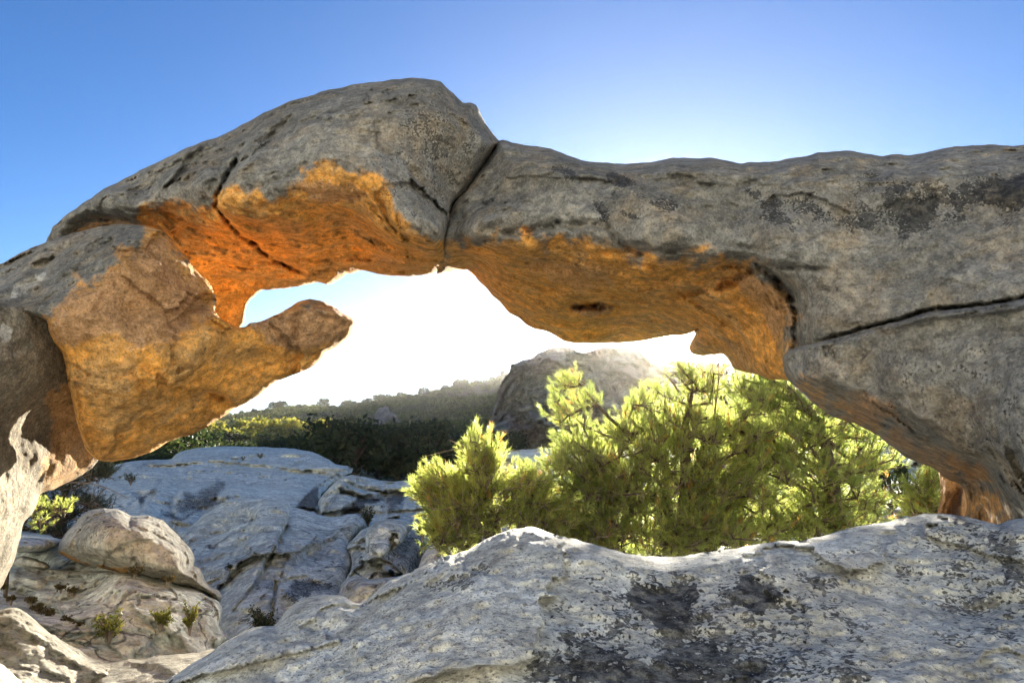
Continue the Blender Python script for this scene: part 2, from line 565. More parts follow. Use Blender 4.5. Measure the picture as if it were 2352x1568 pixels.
M_BUTTE = rock_mat('butte_rock', k=.05, ga=(.21, .205, .16), gb=(.31, .295, .23), speck=.2, streak=.5, warm=.15)
M_NEEDLE = leaf_mat('pine_needles', (.21, .265, .105), (.37, .415, .16), (.45, .23, .09), .74, .35, .6)
M_NEEDLE_SHADE = leaf_mat('shaded_needles', (.018, .03, .014), (.04, .055, .02), (.09, .07, .03), .25)  # pine needles with the deep shade behind the pier put into their colour
M_LEAF = leaf_mat('juniper_foliage', (.02, .035, .016), (.055, .07, .028), (.10, .10, .035), .3, .6, .2)
M_ASPEN = leaf_mat('yellow_foliage', (.13, .15, .035), (.25, .23, .05), (.3, .22, .05), .45, .6, .2)
M_SHRUB = leaf_mat('shrub_leaves', (.09, .11, .025), (.22, .21, .04), (.3, .2, .04), .45, .5, .3)
M_BARK = bark_mat('bark', (.05, .035, .025), (.13, .095, .07))
M_TWIG = bark_mat('dead_wood', (.16, .12, .085), (.30, .24, .18))
M_GROUND = ground_mat('scrub_ground')

# ------------------------------------------------------------------ terrain
SKYL = [(-400, 1000), (0, 985), (250, 972), (420, 968), (530, 958), (620, 945), (700, 935), (760, 938), (840, 926), (900, 912), (960, 908), (1060, 885),
        (1170, 862), (1300, 850), (1600, 850), (1900, 880), (2300, 940), (2900, 985)]
SX = np.array([p[0] for p in SKYL], float)
SZ = np.array([ray(p[0], p[1])[2] for p in SKYL])

def terrain(x, y):
    x, y = np.asarray(x, float), np.asarray(y, float)
    r = np.hypot(x, y)
    a = np.where(y > 1e-3, x / np.maximum(y, 1e-3), 9)
    px = np.clip(W0 / 2 + F0 * np.clip(a, -3, 3), SX[0], SX[-1])
    front = smooth(y / (r + 1e-6), .2, .5)
    zr = np.interp(px, SX, SZ) * 420.0
    z = -1.75 - 1.05 * smooth(r, 8, 30) - .4 * smooth(r, 40, 90)
    z = z - 1.0 * smooth(-x, -.2, 1.6) * smooth(r, 4, 7.5) * (1 - smooth(r, 25, 45)) * front
    up = np.clip((r - 110) / 310.0, 0, 1) ** 1.25
    z = z + front * (zr + 3.2) * up - front * (zr + 3.2) * smooth(r, 420, 1100) * .9
    z = z + smooth(-y / (r + 1e-6), -.1, .55) * (32 * smooth(r, 5, 58) + 3 * smooth(r, 60, 300))  # unseen slope behind the camera, added to bounce sunlight as fill
    p = np.stack([x, y, np.zeros_like(x)], -1).reshape(-1, 3)
    n = fbm(p * .02, 4).reshape(x.shape)
    n2 = fbm(p * .25, 3).reshape(x.shape)
    return z + n * 2.2 * smooth(r, 120, 260) * (1 - smooth(r, 300, 420)) + .25 * n2 * smooth(r, 4, 20)

th = np.linspace(0, 2 * math.pi, 721)[:-1]
rr = np.concatenate([[.3], np.geomspace(1.5, 1200, 150)])
TH, RR = np.meshgrid(th, rr)
TX, TY = RR * np.sin(TH), RR * np.cos(TH)
TZ = terrain(TX, TY)
nr, na = TX.shape
ii = np.arange(nr * na).reshape(nr, na)
jj = np.roll(ii, -1, 1)
F = np.stack([ii[:-1], jj[:-1], jj[1:], ii[1:]], -1).reshape(-1, 4)
gme = mesh_from('ground', np.stack([TX, TY, TZ], -1).reshape(-1, 3), [F[:, ::-1], [[0] * 3]][:1])
tag(link('ground', gme, M_GROUND), kind='structure')

# ------------------------------------------------------------------ the butte and the far outcrop
butte_o = Z(7, [(440, 760), (500, 690), (560, 620), (605, 575), (622, 520), (640, 450), (655, 390), (685, 320), (722, 282), (722, 246), (762, 240), (800, 214), (858, 206), (890, 178),
                (960, 146), (1040, 135), (1108, 143), (1132, 164), (1170, 176), (1232, 155), (1275, 137), (1320, 128)]) + [
    (1425, 791), (1455, 797), (1475, 800), (1490, 803), (1499, 812), (1505, 826), (1560, 830), (1650, 834), (1720, 842), (1800, 880), (1950, 950), (2200, 1000), (2200, 1060), (1050, 1060)]
b = relief('rock_butte', butte_o, [(1150, 1020, 120), (1100, 900, 150), (1200, 880, 141), (1280, 830, 150), (1400, 820, 160), (1400, 1000, 130), (1280, 980, 128), (1180, 960, 133),
           (1700, 860, 170), (1700, 1000, 140), (2100, 1020, 170)], M_BUTTE, h=4, rim=(18, 40), thick=60, bumps=((4, .03, 4), (9, .06, 1, (1.3, 1, .6), 1), (3, .2, 1, (1.2, 1, .8), 1), (1.2, .5, 4)), seed=3,
           cracks=((Z(7, [(730, 350), (800, 345), (900, 360)]), 5, 3), (Z(7, [(690, 470), (800, 490), (930, 480)]), 5, 3), (Z(7, [(700, 300), (680, 420), (640, 560)]), 6, 4),
                   (Z(7, [(860, 420), (880, 520), (870, 620)]), 6, 4), (Z(7, [(660, 520), (760, 540), (860, 560)]), 4, 3)), jit=2.5)
tag(b, 'tall hazy rock butte under the sun beyond the pines', 'rock butte')
oc = relief('rock_outcrop', Z(6, [(1550, 250), (1565, 160), (1585, 110), (1612, 97), (1650, 96), (1662, 126), (1705, 142), (1718, 178), (1760, 190), (1800, 196), (1840, 215), (1862, 250), (1700, 275)]),
            [(860, 985, 205), (880, 940, 215), (960, 985, 205), (920, 960, 212)], M_BUTTE, h=2, rim=(4, 12), thick=10, bumps=((1.2, .12, 4), (.5, .5, 3)), seed=5, jit=2, step=5,
            cracks=((Z(6, [(1660, 130), (1640, 200), (1640, 240)]), 3, 2), (Z(6, [(1715, 180), (1710, 240)]), 3, 2), (Z(6, [(1590, 140), (1650, 150)]), 2, 1)))
tag(oc, 'small pale rock outcrop standing on the green hillside', 'rock outcrop')

# ------------------------------------------------------------------ the arch
arch = empty('rock_arch', (0, 4.5, -1.7), 'large granite arch with orange underside framing the sky', 'rock arch')

# the block at the left that ends in a beak
beak_o = [(-160, 712), (-160, 650)] + Z(1, [(0, 612), (100, 560), (200, 510), (300, 470), (380, 440), (480, 410), (620, 375), (760, 350), (880, 352), (960, 362), (1050, 390), (1110, 430), (1140, 480), (1180, 520),
    (1240, 590), (1310, 680), (1370, 730), (1400, 790), (1420, 850), (1410, 910), (1440, 960), (1500, 1000), (1580, 1032), (1640, 1000), (1720, 985), (1790, 955), (1880, 910), (1940, 870),
    (2000, 848), (2070, 845), (2130, 862), (2190, 890), (2230, 920), (2300, 965), (2335, 990), (2338, 1020), (2325, 1060), (2270, 1110), (2220, 1150), (2140, 1190), (2110, 1230), (2060, 1280),
    (1980, 1320), (1880, 1355), (1800, 1390), (1760, 1420), (1700, 1470), (1620, 1520), (1560, 1550), (1530, 1562)]) + Z(6, [(620, 125), (560, 165), (500, 200), (430, 240), (350, 280), (300, 292),
    (200, 325), (150, 360), (90, 390), (0, 420)]) + [(277, 1057), (240, 1059), (219, 1054), (206, 1042), (195, 1029), (186, 1000), (176, 970), (170, 938), (157, 882), (150, 843), (141, 805), (125, 787), (113, 759), (107, 737), (80, 727), (35, 720), (0, 717)]
beak_c = [(-100, 760, 3.9), (0, 640, 4.25), (100, 600, 4.3), (250, 530, 4.3), (350, 540, 4.2), (420, 610, 4.3), (470, 680, 4.45), (50, 690, 4.0), (200, 640, 4.0), (290, 580, 4.05), (120, 740, 3.9), (0, 720, 3.9),
    (170, 700, 3.9), (300, 690, 4.05), (220, 760, 3.95), (400, 770, 4.12), (330, 640, 4.05), (250, 800, 3.98), (330, 815, 4.04), (170, 800, 4.0), (250, 900, 4.1), (290, 1000, 4.42), (220, 1040, 4.45), (200, 950, 4.2), (400, 880, 4.24), (430, 960, 4.6),
    (510, 930, 4.72), (390, 1005, 4.66), (500, 820, 4.3), (545, 765, 4.3), (600, 850, 4.62), (630, 780, 4.45), (690, 840, 4.75), (640, 740, 4.5), (720, 700, 4.55), (770, 735, 4.6), (700, 770, 4.58), (805, 755, 4.75), (740, 800, 4.75), (480, 740, 4.2), (100, 850, 4.1), (100, 950, 4.4)]
relief('beaked_block', beak_o, beak_c, M_ARCH, h=4, rims=[(0, 620, .5, 90), (250, 520, .3, 60), (400, 560, .15, 24), (440, 620, .08, 12), (500, 680, .03, 8), (560, 750, .03, 8), (720, 690, .35, 45), (815, 745, .2, 30), (690, 850, .12, 14),
       (520, 940, .12, 14), (300, 1050, .12, 14), (110, 750, .10, 12), (150, 850, .10, 12), (180, 970, .10, 12), (0, 715, .1, 12)], thick=.73, bw=110, parent=arch, seed=1, bumps=((.05, 1.6, 1, (1, 1, 1.3), 1), (.006, 7, 1, (1, 1, 1.8), 1), (.05, .8, 3), (.022, 4, 4), (.008, 16, 3)),
       cracks=((Z(1, [(1290, 1440), (1380, 1460), (1460, 1490), (1530, 1530)]), 9, .16, .05), (Z(1, [(480, 1130), (560, 1040), (760, 740), (1000, 420)]), 18, .0, .0), (Z(1, [(640, 1310), (720, 1285), (830, 1265)]), 4, .03),
               (Z(1, [(910, 1240), (990, 1215)]), 4, .03), (Z(1, [(1040, 1255), (1130, 1225)]), 4, .03), (Z(1, [(550, 1275), (620, 1270)]), 3, .03), (Z(1, [(800, 720), (640, 880), (600, 1000)]), 7, .03),
               (Z(1, [(1960, 900), (1935, 1000), (1930, 1100), (1880, 1180)]), 7, .05), (Z(1, [(1280, 860), (1340, 820), (1420, 855)]), 8, .06, .05)),
       masks={'stain': [(Z(1, [(310, 990), (430, 900), (520, 740), (660, 650), (800, 590), (960, 480), (1010, 400), (1120, 400), (1250, 560), (1450, 780), (1450, 900), (1600, 1000), (1640, 1000), (1760, 970), (1900, 905), (2000, 850), (2200, 885), (2345, 1000), (2330, 1090), (2100, 1350),
                                 (1500, 1700), (600, 2050), (400, 1700)]), 32, 1)],
              'brown': [(Z(1, [(330, 980), (520, 760), (760, 600), (1000, 440), (1120, 440), (1300, 700), (1420, 860), (1380, 960), (1250, 1080), (1050, 1190), (900, 1190), (760, 1090), (600, 1130), (430, 1180)]), 26, .7),
                        (Z(1, [(1620, 1010), (1900, 930), (2050, 860), (2220, 920), (2320, 1000), (2200, 1130), (1900, 1190), (1700, 1100)]), 14, .8)],
              'pale': [(Z(1, [(60, 780), (160, 700), (280, 690), (230, 780), (100, 850)]), 12, .8)]})

# the pier at the left edge
pier_o = [(-420, 640), (-200, 670), (0, 690), (80, 695), (125, 715), (145, 760), (170, 800), (185, 850), (195, 900), (205, 950), (220, 1000), (235, 1035), (228, 1055)] + Z(5, [(590, 218), (560, 250), (480, 310), (400, 350), (320, 385), (240, 420), (235, 450), (200, 530), (150, 580), (125, 680), (100, 760), (80, 830), (50, 900), (20, 960), (0, 1000)]) + [
    (-30, 1400), (-80, 1480), (-160, 1640), (-420, 1640)]
pier_c = [(-400, 800, 3.4), (-400, 1200, 3.2), (-100, 760, 3.65), (0, 700, 3.85), (0, 760, 3.86), (60, 750, 3.97), (105, 760, 4.12), (0, 860, 3.88), (60, 850, 4.02), (110, 850, 4.2), (145, 880, 4.4), (40, 900, 4.1), (60, 960, 4.42), (100, 960, 4.58), (150, 980, 4.82), (190, 1040, 5.06),
    (0, 980, 4.14), (0, 1100, 4.2), (50, 1060, 4.42), (100, 1060, 4.64), (150, 1060, 4.9), (100, 1130, 4.78), (60, 1160, 4.52), (0, 1200, 4.25), (30, 1200, 4.46), (40, 1230, 4.55), (0, 1300, 4.4), (-100, 1300, 3.8), (-100, 1000, 3.7), (-100, 1500, 3.8)]
relief('pier_block', pier_o, pier_c, M_PIER, h=4, rims=[(0, 690, .2, 16), (140, 745, .1, 10), (190, 850, .08, 8), (230, 1040, .08, 8), (120, 1120, .2, 18), (60, 1200, .2, 18), (0, 1340, .3, 20)], thick=.7, bw=120, parent=arch, seed=2,
       bumps=((.05, .8, 3), (.012, 4, 4), (.004, 14, 3)), cracks=((Z(5, [(85, 480), (110, 520), (100, 560)]), 12, .08), (Z(1, [(40, 1200), (150, 1150), (240, 1110)]), 8, .04)),
       masks={'stain': [([(115, 900), (165, 870), (225, 1050), (100, 1130), (110, 1040), (125, 960)], 14, .75)],
              'brown': [([(110, 830), (165, 850), (225, 1050), (100, 1130), (120, 960)], 10, .5)], 'pale': [(Z(1, [(0, 1000), (90, 1040), (60, 1150), (0, 1150)]), 10, .6)]})

# the great block at the top of the arch
cap_o = Z(1, [(300, 468), (330, 415), (352, 365), (400, 320), (470, 268), (540, 215), (600, 180), (650, 140), (740, 90), (820, 50), (900, 10)]) + Z(2, [(60, 518), (200, 460), (280, 440), (380, 390), (480, 335), (560, 290),
    (650, 250), (750, 210), (850, 180), (950, 145), (1050, 125), (1180, 95), (1300, 85), (1440, 68), (1530, 60), (1620, 68), (1690, 85), (1730, 120), (1770, 160), (1810, 200), (1835, 218), (1880, 215), (1915, 230),
    (1935, 260), (1950, 300), (1980, 360), (2010, 405), (2040, 435), (2072, 460), (2040, 510), (1975, 610), (1915, 700), (1865, 790), (1800, 840), (1765, 885), (1745, 950), (1728, 1020), (1718, 1090), (1730, 1150),
    (1765, 1180), (1740, 1225), (1690, 1262), (1650, 1282), (1560, 1300), (1480, 1304), (1400, 1300), (1300, 1290), (1250, 1280), (1210, 1265), (1180, 1268), (1140, 1285), (1105, 1290), (1060, 1320), (1010, 1350),
    (980, 1355), (945, 1347), (920, 1336), (830, 1358), (740, 1372), (640, 1388), (580, 1388), (550, 1410), (510, 1440)]) + Z(1, [(1645, 850), (1612, 890), (1605, 950), (1600, 1000), (1570, 1035), (1480, 1030), (1340, 900), (1180, 650),
    (1000, 600), (800, 600), (500, 620), (335, 560)])
cap_c = [(125, 540, 4.9), (150, 500, 4.7), (190, 488, 4.65), (150, 528, 4.95), (200, 512, 5.1), (300, 520, 5.1), (250, 512, 5.1), (345, 535, 5.1), (150, 590, 4.95), (280, 600, 5.1), (250, 484, 4.65), (310, 492, 4.7), (300, 420, 4.7), (400, 380, 4.55), (450, 440, 4.45), (380, 470, 4.6), (600, 310, 4.45), (800, 260, 4.35), (950, 240, 4.35), (1080, 310, 4.6), (1090, 400, 4.75),
    (500, 455, 4.35), (560, 455, 4.25), (640, 425, 4.2), (700, 340, 4.25), (760, 392, 4.15), (870, 390, 4.15), (890, 470, 4.15), (930, 530, 4.15), (1000, 560, 4.35), (960, 400, 4.35), (1020, 470, 4.6), (860, 320, 4.25), (650, 380, 4.3), (520, 380, 4.4),
    (420, 510, 4.75), (520, 550, 4.85), (600, 640, 5.75), (560, 610, 5.4), (700, 640, 5.75), (700, 560, 4.95), (640, 500, 4.5), (830, 605, 5.6), (830, 520, 4.75), (950, 625, 5.7), (950, 585, 4.95), (430, 580, 5.15), (470, 640, 5.6), (530, 700, 6.0), (555, 740, 6.1), (1025, 600, 5.3), (760, 470, 4.45), (880, 560, 4.85)]
cap = relief('capstone_block', cap_o, cap_c, M_ARCH, h=4, rims=[(120, 550, .3, 30), (250, 430, .7, 90), (500, 310, .8, 120), (900, 180, .9, 130), (1080, 260, .6, 70), (1150, 330, .4, 40), (1060, 480, .3, 26), (1025, 570, .25, 22), (950, 632, .16, 16),
       (700, 655, .16, 16), (600, 665, .14, 15), (560, 730, .12, 14)], thick=.8, bw=190, parent=arch, seed=4, bumps=((.035, 1.5, 1, (1, 1, 1.3), 1), (.008, 7, 1, (1, 1, 1.8), 1), (.06, .7, 3), (.028, 3.5, 4), (.01, 14, 3)),
       cracks=((Z(2, [(480, 470), (420, 560), (370, 650), (320, 740), (285, 810), (290, 870), (330, 930), (400, 1000), (470, 1060), (540, 1120), (620, 1170), (700, 1220), (780, 1260), (845, 1285)]), 5, .28, .06),
               (Z(2, [(1130, 640), (1000, 590), (860, 610), (760, 660), (560, 740), (430, 770), (330, 800)]), 7, .07, .02, 1), (Z(2, [(870, 860), (910, 980), (935, 1090)]), 4, .04), (Z(2, [(1350, 1225), (1420, 1240), (1560, 1230)]), 4, .04),
               (Z(2, [(440, 420), (510, 400), (580, 385)]), 5, .06), (Z(2, [(780, 430), (830, 410), (880, 400)]), 5, .05), (Z(2, [(1300, 520), (1330, 660), (1400, 900)]), 16, 0, -.03)),
       masks={'stain': [(Z(1, [(880, 330), (930, 260), (1050, 240), (1250, 230), (1420, 230), (1420, 180), (1500, 140), (1580, 200), (1700, 120), (1800, 300), (1800, 1100), (1300, 900), (1050, 480)]), 30, 1),
                        (Z(2, [(270, 850), (290, 790), (350, 740), (420, 755), (480, 820), (560, 830), (700, 810), (800, 720), (860, 610), (1000, 590), (1130, 640), (1290, 622), (1345, 690), (1385, 860), (1450, 960), (1560, 1060), (1690, 1120), (1740, 1190), (1700, 1400), (200, 1600), (0, 1200)]), 24, 1)],
              'brown': [(Z(2, [(700, 700), (850, 690), (1150, 720), (1300, 880), (1150, 850), (900, 840), (820, 830)]), 14, .6), (Z(2, [(1080, 1180), (1400, 1150), (1700, 1180), (1700, 1320), (1200, 1320)]), 12, .45)],
              'dark': [(Z(2, [(520, 480), (600, 420), (700, 440), (620, 540), (540, 560)]), 12, .4), (Z(2, [(1500, 150), (1850, 250), (2000, 460), (1850, 760), (1720, 900), (1500, 950), (1350, 700), (1380, 300)]), 40, .40)]})

# the lintel and wall at the right
lin_o = Z(2, [(2060, 452)]) + Z(3, [(420, 143), (520, 160), (600, 172), (660, 182), (720, 205), (790, 230), (850, 250), (920, 258), (1000, 268), (1100, 272), (1200, 268), (1290, 258), (1350, 245), (1430, 232), (1500, 236), (1570, 236), (1640, 233), (1700, 245), (1770, 262)]) + Z(4, [
    (60, 292), (165, 315), (230, 303), (310, 297), (400, 298), (480, 285), (540, 272), (630, 265), (680, 245), (760, 230), (890, 218), (960, 225), (1030, 240), (1120, 255), (1170, 258), (1240, 245), (1360, 253), (1460, 235), (1540, 222), (1620, 200), (1720, 188),
    (1820, 183), (1920, 175), (2000, 182), (2090, 185), (2171, 180)]) + [(2500, 322), (2760, 330), (3100, 310), (3500, 340), (3750, 420), (3750, 1000), (3000, 950), (2300, 900), (2000, 900)] + Z(8, [(740, 420), (690, 390), (650, 346), (600, 340), (520, 335), (460, 310), (380, 290), (320, 268), (290, 230),
    (262, 195), (240, 180), (200, 186), (130, 192), (70, 186), (45, 166), (34, 140), (45, 110), (70, 70), (94, 30), (60, 50), (20, 62)]) + Z(3, [(1440, 1320), (1380, 1328), (1300, 1340), (1200, 1358), (1100, 1365), (1000, 1367), (900, 1370), (820, 1368), (740, 1355), (700, 1330),
    (640, 1300), (560, 1285), (510, 1255), (460, 1210), (400, 1180), (340, 1120), (300, 1080), (270, 1040), (212, 992), (190, 960), (150, 918), (100, 925)]) + Z(2, [(1760, 1275), (1660, 1284), (1690, 1250), (1700, 1150), (1690, 1090), (1705, 1020), (1725, 950), (1745, 880), (1790, 820), (1850, 760), (1900, 680), (1960, 590), (2020, 510)])
lin_c = [(1150, 370, 4.7), (1250, 390, 4.45), (1400, 430, 4.3), (1600, 430, 4.2), (1800, 420, 4.1), (2000, 420, 3.95), (2300, 400, 3.75), (2600, 420, 3.4), (2352, 550, 3.5), (2000, 560, 3.85), (1700, 500, 4.1), (1400, 500, 4.2), (1130, 460, 4.55), (1060, 520, 4.65), (1030, 560, 4.75),
    (1090, 540, 4.35), (1150, 535, 4.25), (1350, 515, 4.2), (1420, 560, 4.15), (1500, 582, 4.1), (1650, 590, 4.05), (1750, 612, 3.95), (1900, 650, 3.75), (2100, 640, 3.65), (2300, 640, 3.4), (1900, 760, 3.75), (2000, 740, 3.6), (1850, 720, 3.82), (1835, 790, 3.9), (2600, 700, 3.0), (2300, 800, 3.3), (3000, 450, 3.3), (3600, 500, 3.3), (3600, 850, 3.0), (3000, 800, 2.9),
    (1720, 640, 4.4), (1780, 690, 4.3), (1800, 770, 4.4), (1720, 740, 4.8), (1770, 830, 4.7), (1720, 840, 5.3), (1790, 850, 4.7), (1200, 600, 4.75), (1300, 600, 4.7), (1450, 625, 4.55), (1600, 640, 4.45), (1300, 690, 5.4), (1200, 700, 5.9), (1130, 650, 5.7), (1290, 760, 6.2), (1430, 772, 6.4), (1510, 700, 5.3), (1600, 700, 5.0),
    (1400, 690, 5.3), (1570, 760, 5.9), (1650, 800, 5.7), (1080, 605, 5.6), (1660, 740, 5.1)]
lin = relief('lintel_block', lin_o, lin_c, M_ARCH, h=4, rims=[(1150, 330, .4, 40), (1250, 350, .7, 80), (1500, 370, .8, 100), (2000, 360, .8, 110), (2352, 340, .8, 110), (1060, 480, .2, 22), (1030, 570, .2, 20), (1070, 615, .3, 18), (1150, 690, .3, 20), (1300, 775, .3, 20), (1450, 785, .3, 18),
       (1600, 780, .25, 14), (1650, 812, .25, 14), (1740, 850, .25, 16)], thick=.7, bw=170, parent=arch, seed=6, bumps=((.014, 1.5, 1, (1, 1, 1.3), 1), (.004, 7, 1, (1, 1, 1.8), 1), (.06, .7, 3), (.028, 3.5, 4), (.01, 14, 3)),
       cracks=((Z(4, [(2300, 1228), (2171, 1258), (2000, 1292), (1800, 1322), (1500, 1354), (1300, 1414), (1100, 1464), (850, 1534), (700, 1575)]), 4.5, .22, 0, .4), (Z(4, [(-60, 1215), (60, 1180), (140, 1140), (190, 1095), (260, 1073), (340, 1080), (390, 1110), (440, 1170), (490, 1230), (530, 1300), (555, 1380), (552, 1480), (550, 1580), (540, 1660)]), 8, .22, -.07, .3),
               (Z(4, [(-60, 1050), (60, 1045), (180, 1040), (350, 1040), (440, 1048), (560, 1050), (680, 1058), (800, 1065)]), 5, .09, 0, .4), (Z(4, [(0, 890), (120, 895), (240, 915), (400, 955)]), 5, .05, -.02, .4),
               (Z(4, [(1000, 1340), (1080, 1330), (1160, 1345)]), 4, .04), (Z(4, [(860, 1490), (950, 1450), (1080, 1440)]), 4, .05),
               (Z(3, [(280, 740), (400, 700), (520, 690), (640, 660), (760, 660), (900, 640), (1000, 670), (1060, 730), (1120, 790), (1200, 825), (1320, 825)]), 8, .1, -.04, .8),
               (Z(3, [(640, 630), (740, 640), (840, 635)]), 5, .06), (Z(3, [(740, 1145), (850, 1140), (960, 1142), (1060, 1146)]), 10, .45, 0, .1), (Z(3, [(110, 400), (200, 420), (330, 400)]), 6, .04)),
       masks={'stain': [(Z(3, [(40, 800), (180, 770), (300, 730), (560, 730), (800, 750), (1050, 735), (1120, 800), (1300, 850), (1600, 850), (1800, 880), (1960, 905), (1900, 930), (2060, 1100), (2120, 1400), (2100, 1650), (1400, 1500), (600, 1500), (0, 950)]), 32, 1)],
              'brown': [(Z(3, [(550, 820), (900, 860), (1080, 980), (960, 1080), (700, 1040), (520, 920)]), 20, .5), (Z(4, [(120, 1100), (330, 1080), (480, 1250), (540, 1500), (400, 1568), (300, 1400), (200, 1250)]), 16, .6), (Z(3, [(730, 1140), (1060, 1140), (1000, 1200), (850, 1210)]), 8, .7)],  # last patch paints the shade of the shallow alcove in brown
              'dark': [(Z(4, [(1000, 470), (1250, 460), (1500, 440), (1650, 460), (1850, 400), (2000, 380), (2171, 370), (2400, 380), (2400, 640), (2171, 640), (1900, 660), (1600, 700), (1450, 820), (1300, 820), (1230, 680), (1100, 560)]), 46, .92),
                       (Z(4, [(2000, 400), (2171, 370), (2300, 420), (2300, 620), (2050, 620), (1980, 520)]), 24, 1.1), (Z(4, [(300, 600), (480, 560), (850, 600), (1100, 640), (1300, 760), (1000, 800), (800, 720), (500, 740), (330, 720)]), 36, .72),
                       (Z(3, [(1010, 340), (1110, 340), (1190, 400), (1100, 420), (1020, 390)]), 8, .9), (Z(3, [(900, 480), (990, 490), (1020, 620), (960, 640)]), 10, .75), (Z(3, [(640, 280), (760, 300), (900, 370), (780, 380)]), 12, .7),
                       (Z(3, [(230, 480), (330, 480), (320, 520), (240, 530)]), 8, .95), (Z(3, [(1080, 550), (1200, 570), (1190, 600), (1090, 580)]), 8, .8), (Z(3, [(1030, 440), (1100, 450), (1060, 500), (1010, 500)]), 8, .7), (Z(3, [(1200, 470), (1400, 480), (1500, 540), (1300, 560)]), 14, .6),
                       (Z(3, [(1860, 420), (1930, 420), (1940, 470), (1860, 480)]), 8, .7), (Z(4, [(1150, 640), (1450, 650), (1450, 830), (1300, 830)]), 16, .7)]})

# the buttress that comes forward at the right
but_o = [(3750, 560), (3300, 600), (2760, 600), (2600, 630)] + Z(4, [(2260, 1235), (2171, 1265), (2000, 1300), (1800, 1330), (1500, 1362), (1300, 1422), (1100, 1472), (850, 1542), (700, 1580)]) + Z(8, [(700, 140), (650, 160), (612, 200), (616, 265), (650, 345), (690, 390), (740, 430), (800, 480), (860, 522), (900, 558), (1000, 590),
    (1080, 620), (1150, 652), (1200, 682), (1250, 722), (1320, 780), (1400, 830), (1480, 857), (1540, 882), (1590, 928), (1690, 976), (1722, 1012), (1740, 1090), (1732, 1180), (1720, 1300)]) + [(2230, 1320), (2760, 1500), (3300, 1560), (3750, 1560)]
but_c = [(1815, 815, 3.85), (1850, 830, 3.75), (1830, 880, 4.0), (1850, 860, 3.75), (1900, 940, 4.3), (1930, 900, 3.7), (2000, 1000, 4.35), (2000, 950, 3.8), (2100, 1060, 4.4), (2100, 1010, 3.8), (2190, 1100, 4.3), (2200, 1050, 3.6), (2000, 850, 3.5), (2200, 780, 3.2), (2352, 720, 3.05), (2352, 900, 2.85), (2200, 930, 3.2),
    (2352, 1050, 2.9), (2300, 1100, 3.3), (2300, 1180, 3.7), (2250, 1180, 4.2), (2240, 1110, 4.2), (2050, 870, 3.4), (2600, 800, 2.6), (2600, 1200, 2.5), (2400, 1250, 3.2), (2240, 1280, 4.2), (3000, 800, 2.6), (3600, 800, 2.7), (3000, 1300, 2.4), (3600, 1400, 2.4)]
relief('buttress_block', but_o, but_c, M_ARCH, h=4, rims=[(2352, 690, .2, 24), (2000, 770, .15, 18), (1830, 800, .15, 14), (1805, 840, .2, 14), (1850, 920, .3, 22), (2050, 1030, .3, 22), (2150, 1090, .3, 20), (2220, 1150, .2, 12)], thick=.7, bw=150, parent=arch, seed=7,
       bumps=((.02, 2, 1, (1, 1, 1), 1), (.06, .8, 3), (.02, 4, 4), (.009, 16, 3)), masks={'stain': [([(1820, 880), (1900, 900), (2010, 930), (2080, 1000), (2200, 1060), (2300, 1150), (2300, 1220), (2200, 1220), (2100, 1070), (1950, 980)], 40, .62),
                 (Z(8, [(1640, 790), (1900, 960), (1750, 960), (1600, 850)]), 14, .9)],
              'brown': [([(1900, 900), (2100, 960), (2300, 1100), (2200, 1150), (2000, 1000)], 40, .7)], 'dark': [([(2050, 830), (2352, 800), (2352, 1080), (2150, 1000)], 60, .22)]})
relief('foot_pillar', Z(8, [(1545, 1240), (1560, 1150), (1576, 1080), (1580, 1000), (1570, 890), (1700, 930), (1735, 1000), (1745, 1100), (1740, 1240)]), [(2165, 1100, 4.9), (2165, 1200, 4.7), (2220, 1180, 4.95), (2200, 1120, 4.8)], M_ARCH, h=3, rim=(.25, 20), thick=.4,
       parent=arch, seed=8, masks={'stain': [([(2100, 1050), (2300, 1050), (2300, 1250), (2100, 1250)], 5, 1)], 'brown': [([(2100, 1050), (2300, 1050), (2300, 1250), (2100, 1250)], 5, .6)]})

# ------------------------------------------------------------------ rocks
fore_o = [(300, 1640)] + Z(5, [(990, 1568), (1100, 1500), (1200, 1432), (1310, 1366), (1400, 1302), (1480, 1260), (1560, 1226), (1680, 1214), (1705, 1190), (1750, 1130), (1800, 1085), (1880, 1046), (2000, 1026)]) + Z(6, [(1330, 1325), (1400, 1355), (1462, 1388), (1530, 1335), (1600, 1285), (1640, 1240), (1700, 1215), (1800, 1180), (1860, 1140), (2000, 1090)]) + Z(7, [
    (250, 1440), (400, 1400), (480, 1375), (560, 1320), (640, 1285), (720, 1258), (800, 1243), (850, 1238), (910, 1252), (1000, 1285), (1100, 1312), (1200, 1335), (1300, 1365), (1400, 1390), (1500, 1412), (1620, 1420), (1750, 1418), (1850, 1405), (1950, 1388), (2091, 1372)]) + Z(8, [
    (300, 1375), (420, 1350), (560, 1330), (700, 1320), (850, 1298), (960, 1265), (1050, 1240), (1200, 1215), (1350, 1185), (1450, 1165), (1540, 1157), (1620, 1162), (1720, 1175), (1800, 1190), (1880, 1212), (1920, 1222), (1990, 1205), (2091, 1185)]) + [
    (2500, 1150), (2800, 1180), (3200, 1160), (3700, 1230), (3750, 1950), (1200, 2000), (300, 1900)]
